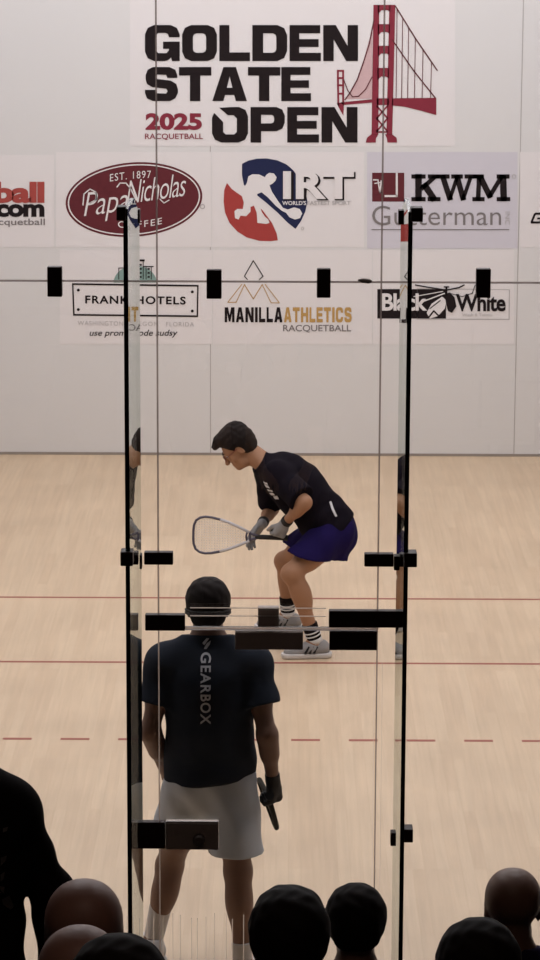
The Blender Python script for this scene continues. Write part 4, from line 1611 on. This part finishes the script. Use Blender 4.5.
fobj('glove', f, GLOVEB, p.root, 'black glove on the right hand')
# the word down the spine of the shirt
V, Fc = text2d('GEARBOX', weight=.022, spacing=1.15)
V = fit(V, 0, 0, 69, 10.5)
V = [(211 - y, 654 + x) for x, y in V]
geos = [px_geo(V, Fc, 1.1)]
project_marks(shirt, geos, PRINTG, p.root, 'back_lettering')
pb = lambda lp: ([at(x, y, 1.1) for x, y in lp], [tuple(range(len(lp)))])
project_marks(shirt, [pb([(202, 646), (206, 641.5), (209, 641.5), (205.5, 646), (204, 648)]), pb([(203.5, 651), (206.5, 646), (210.5, 643.5), (209.5, 647.5), (206, 651.5)])], PRINTG, p.root, 'back_logo')
hb = A_(p.J['wrr']) + nv((.10, .06, -1))*.075
c = Vector(hb) + Vector((-.022, .01, 0))
wv = at(279, 832, 1.5) - at(258, 772, 1.5)
xa = at(268, 803, 1.56) - c
rk2, _ = racket('dark racket seen nearly edge on beside the right leg of the player in grey shorts', c - xa.normalized()*.09, xa, wv, mat('racket_frame_olive', (.016, .014, .010), .8, spec=.1), STRINGD, GLOVEB, fr_r=.011)


# ================================================================== THE SPECTATORS
def seated(label, px, ptop, Y, hairstyle, cloth, skin, turn=0.0, sc=1.0, hair_m=None, build=.92, wide=.95):
    """a person sitting on the stepped stand, crown of the head seen at px, ptop"""
    top = at(px, ptop, Y)
    if hairstyle: sc = .93
    # which step carries the feet
    T = min((z for y, z in TREADS), key=lambda z: abs(z + 1.30 - top.z))
    x = top.x
    if hairstyle: top.z -= .016 if hairstyle != 'top' else .024
    dz = top.z - (T + 1.30)
    y0 = Y
    f = A_((math.sin(turn), math.cos(turn), 0)); r = A_((math.cos(turn), -math.sin(turn), 0))
    up = A_((0, 0, 1))
    o = A_((x, y0, 0))
    q = dict(pelvis=o + up*(T+.535) - f*.02, chest=o + up*(T+.84+dz*.7) - f*.01, neck=o + up*(T+1.03+dz) - f*.005, head=o + up*(top.z - .114*sc) + f*.03)
    for s_, n in ((-1, 'l'), (1, 'r')):
        q['sh'+n] = o + r*s_*.150*wide + up*(T+.965+dz)
        q['el'+n] = o + r*s_*.165*wide + f*.14 + up*(T+.72+dz)
        q['wr'+n] = o + r*s_*.10 + f*.33 + up*(T+.64)
        q['hp'+n] = o + r*s_*.095 + up*(T+.515)
        q['kn'+n] = o + r*s_*.10 + f*.36 + up*(T+.49)
        q['an'+n] = o + r*s_*.10 + f*.28 + up*(T+.085)
    p = Person('person', label, (x, y0, T), q, face=(f + A_((0, 0, -.12))), headup=(0, 0, 1), side=-r, sc=sc, h=.008, build=build,
               skin=skin, group=None,
               hands={'l': dict(dir=f + up*-.1 + r*.2, palm=(0, 0, -1), thumb=r, curl=.35), 'r': dict(dir=f + up*-.1 - r*.2, palm=(0, 0, -1), thumb=-r, curl=.35)},
               feet={'l': f, 'r': f})
    p.tshirt(cloth, g=.012, hem=.05, sleeve=.62, sr=(.066, .070), wrinkle=.003)
    p.trousers(BLACKC)
    if hairstyle:
        p.hair(hair_m or HAIR, g=.014, style=hairstyle)
    for _ in p.shoes(BLACKC, RUBBER, None): pass
    return p


SKIN4 = mat('skin_bald', (0.30, 0.16, 0.12), .5, noise=.05, scale=12)
DKNAVY = mat('cloth_dark_navy', (0.02, 0.012, 0.045), .9, noise=.15, scale=60, spec=.1)
seated('bald spectator at the lower left, his whole crown and right ear in view', 83, 886.5, -4.10, None, BLACKC, SKIN4, sc=1.04)
seated('spectator with full round dark hair, bottom edge, just right of the door centre', 289.5, 891, -4.08, 'top', BLACKC, SKIN, hair_m=HAIR, turn=.0, sc=1.03)
seated('spectator with close cropped dark hair, smaller head left of the right glass fin', 356.5, 888, -2.02, 'nape', BLACKC, SKIN2)
seated('spectator with a shiny balding crown and dark navy top, rightmost in the stand', 514, 873.5, -2.02, None, DKNAVY, SKIN2, hair_m=HAIRG)
seated('dark haired spectator at the bottom edge, left of the balding man', 480, 925, -4.34, 'short', BLACKC, SKIN2)
seated('bald spectator at the bottom left, only the crown showing below another bald head', 79, 934, -4.80, None, BLACKC, SKIN4)
seated('dark haired spectator at the bottom edge, right of the two bald heads', 118, 943, -5.50, 'nape', BLACKC, SKIN2)

# ---- the man standing at the left edge, his head outside the frame
T = .754
Y = -3.28
fs = at(-8, 767, Y)
cx = at(-44, 800, Y).x
zt = fs.z + .014
o = A_((cx, Y, 0)); up = A_((0, 0, 1)); f_ = A_((.08, 1, 0)); r_ = A_((1, -.08, 0))
zs = zt - .10
q = dict(pelvis=o + up*(T+1.0), chest=o + up*(zs - .13), neck=o + up*(zs+.07), head=o + up*(zs+.24) + f_*.03)
for s_, n in ((-1, 'l'), (1, 'r')):
    q['sh'+n] = o + r_*s_*.175 + up*zs
    q['hp'+n] = o + r_*s_*.09 + up*(T+.93)
    q['kn'+n] = o + r_*s_*.12 + f_*.02 + up*(T+.50)
    q['an'+n] = o + r_*s_*.13 + up*(T+.085)
q['shr'] = A_(at(8, 812, Y)); q['elr'] = A_(at(51, 888, Y + .02)); q['ell'] = o - r_*.26 + up*(zs-.30)
q['wrr'] = A_(at(57, 990, Y + .10)); q['wrl'] = o - r_*.15 + f_*.25 + up*(zs-.40)
p = Person('person', 'spectator in a black printed shirt standing at the left edge, head out of frame', (cx, Y, T), q,
           face=(.1, 1, -.1), headup=(0, 0, 1), side=-r_, h=.008, build=1.0, skin=SKIN2, feet={'l': f_, 'r': f_},
           hands={'r': dict(dir=(-.1, .6, -.6), palm=(-1, 0, 0), thumb=(0, 1, 0), curl=.4), 'l': dict(dir=(.5, .8, 0), palm=(0, 0, -1), thumb=(1, 0, 0), curl=.4)})
sh = p.tshirt(BLACKC, g=.016, hem=.10, sleeve=1.8, sr=(.064, .058), wrinkle=.005)
p.trousers(BLACKC)
p.hair(HAIR, g=.014, style='nape')
for _ in p.shoes(BLACKC, RUBBER, None): pass
ps = lambda lp: ([at(x, y, Y - .1) for x, y in lp], [tuple(range(len(lp)))])
project_marks(sh, [ps(lp) for lp in ([(1, 856), (7, 855), (6, 860), (1, 865)], [(1, 873), (5, 871), (4, 878), (1, 880)], [(0, 884), (5, 886), (4, 893), (1, 889)], [(2, 899), (9, 897), (13, 911), (10, 913), (3, 905)],
              [(3, 828), (8, 827), (7, 831), (3, 832)])], PRINTD, p.root, 'back_print')
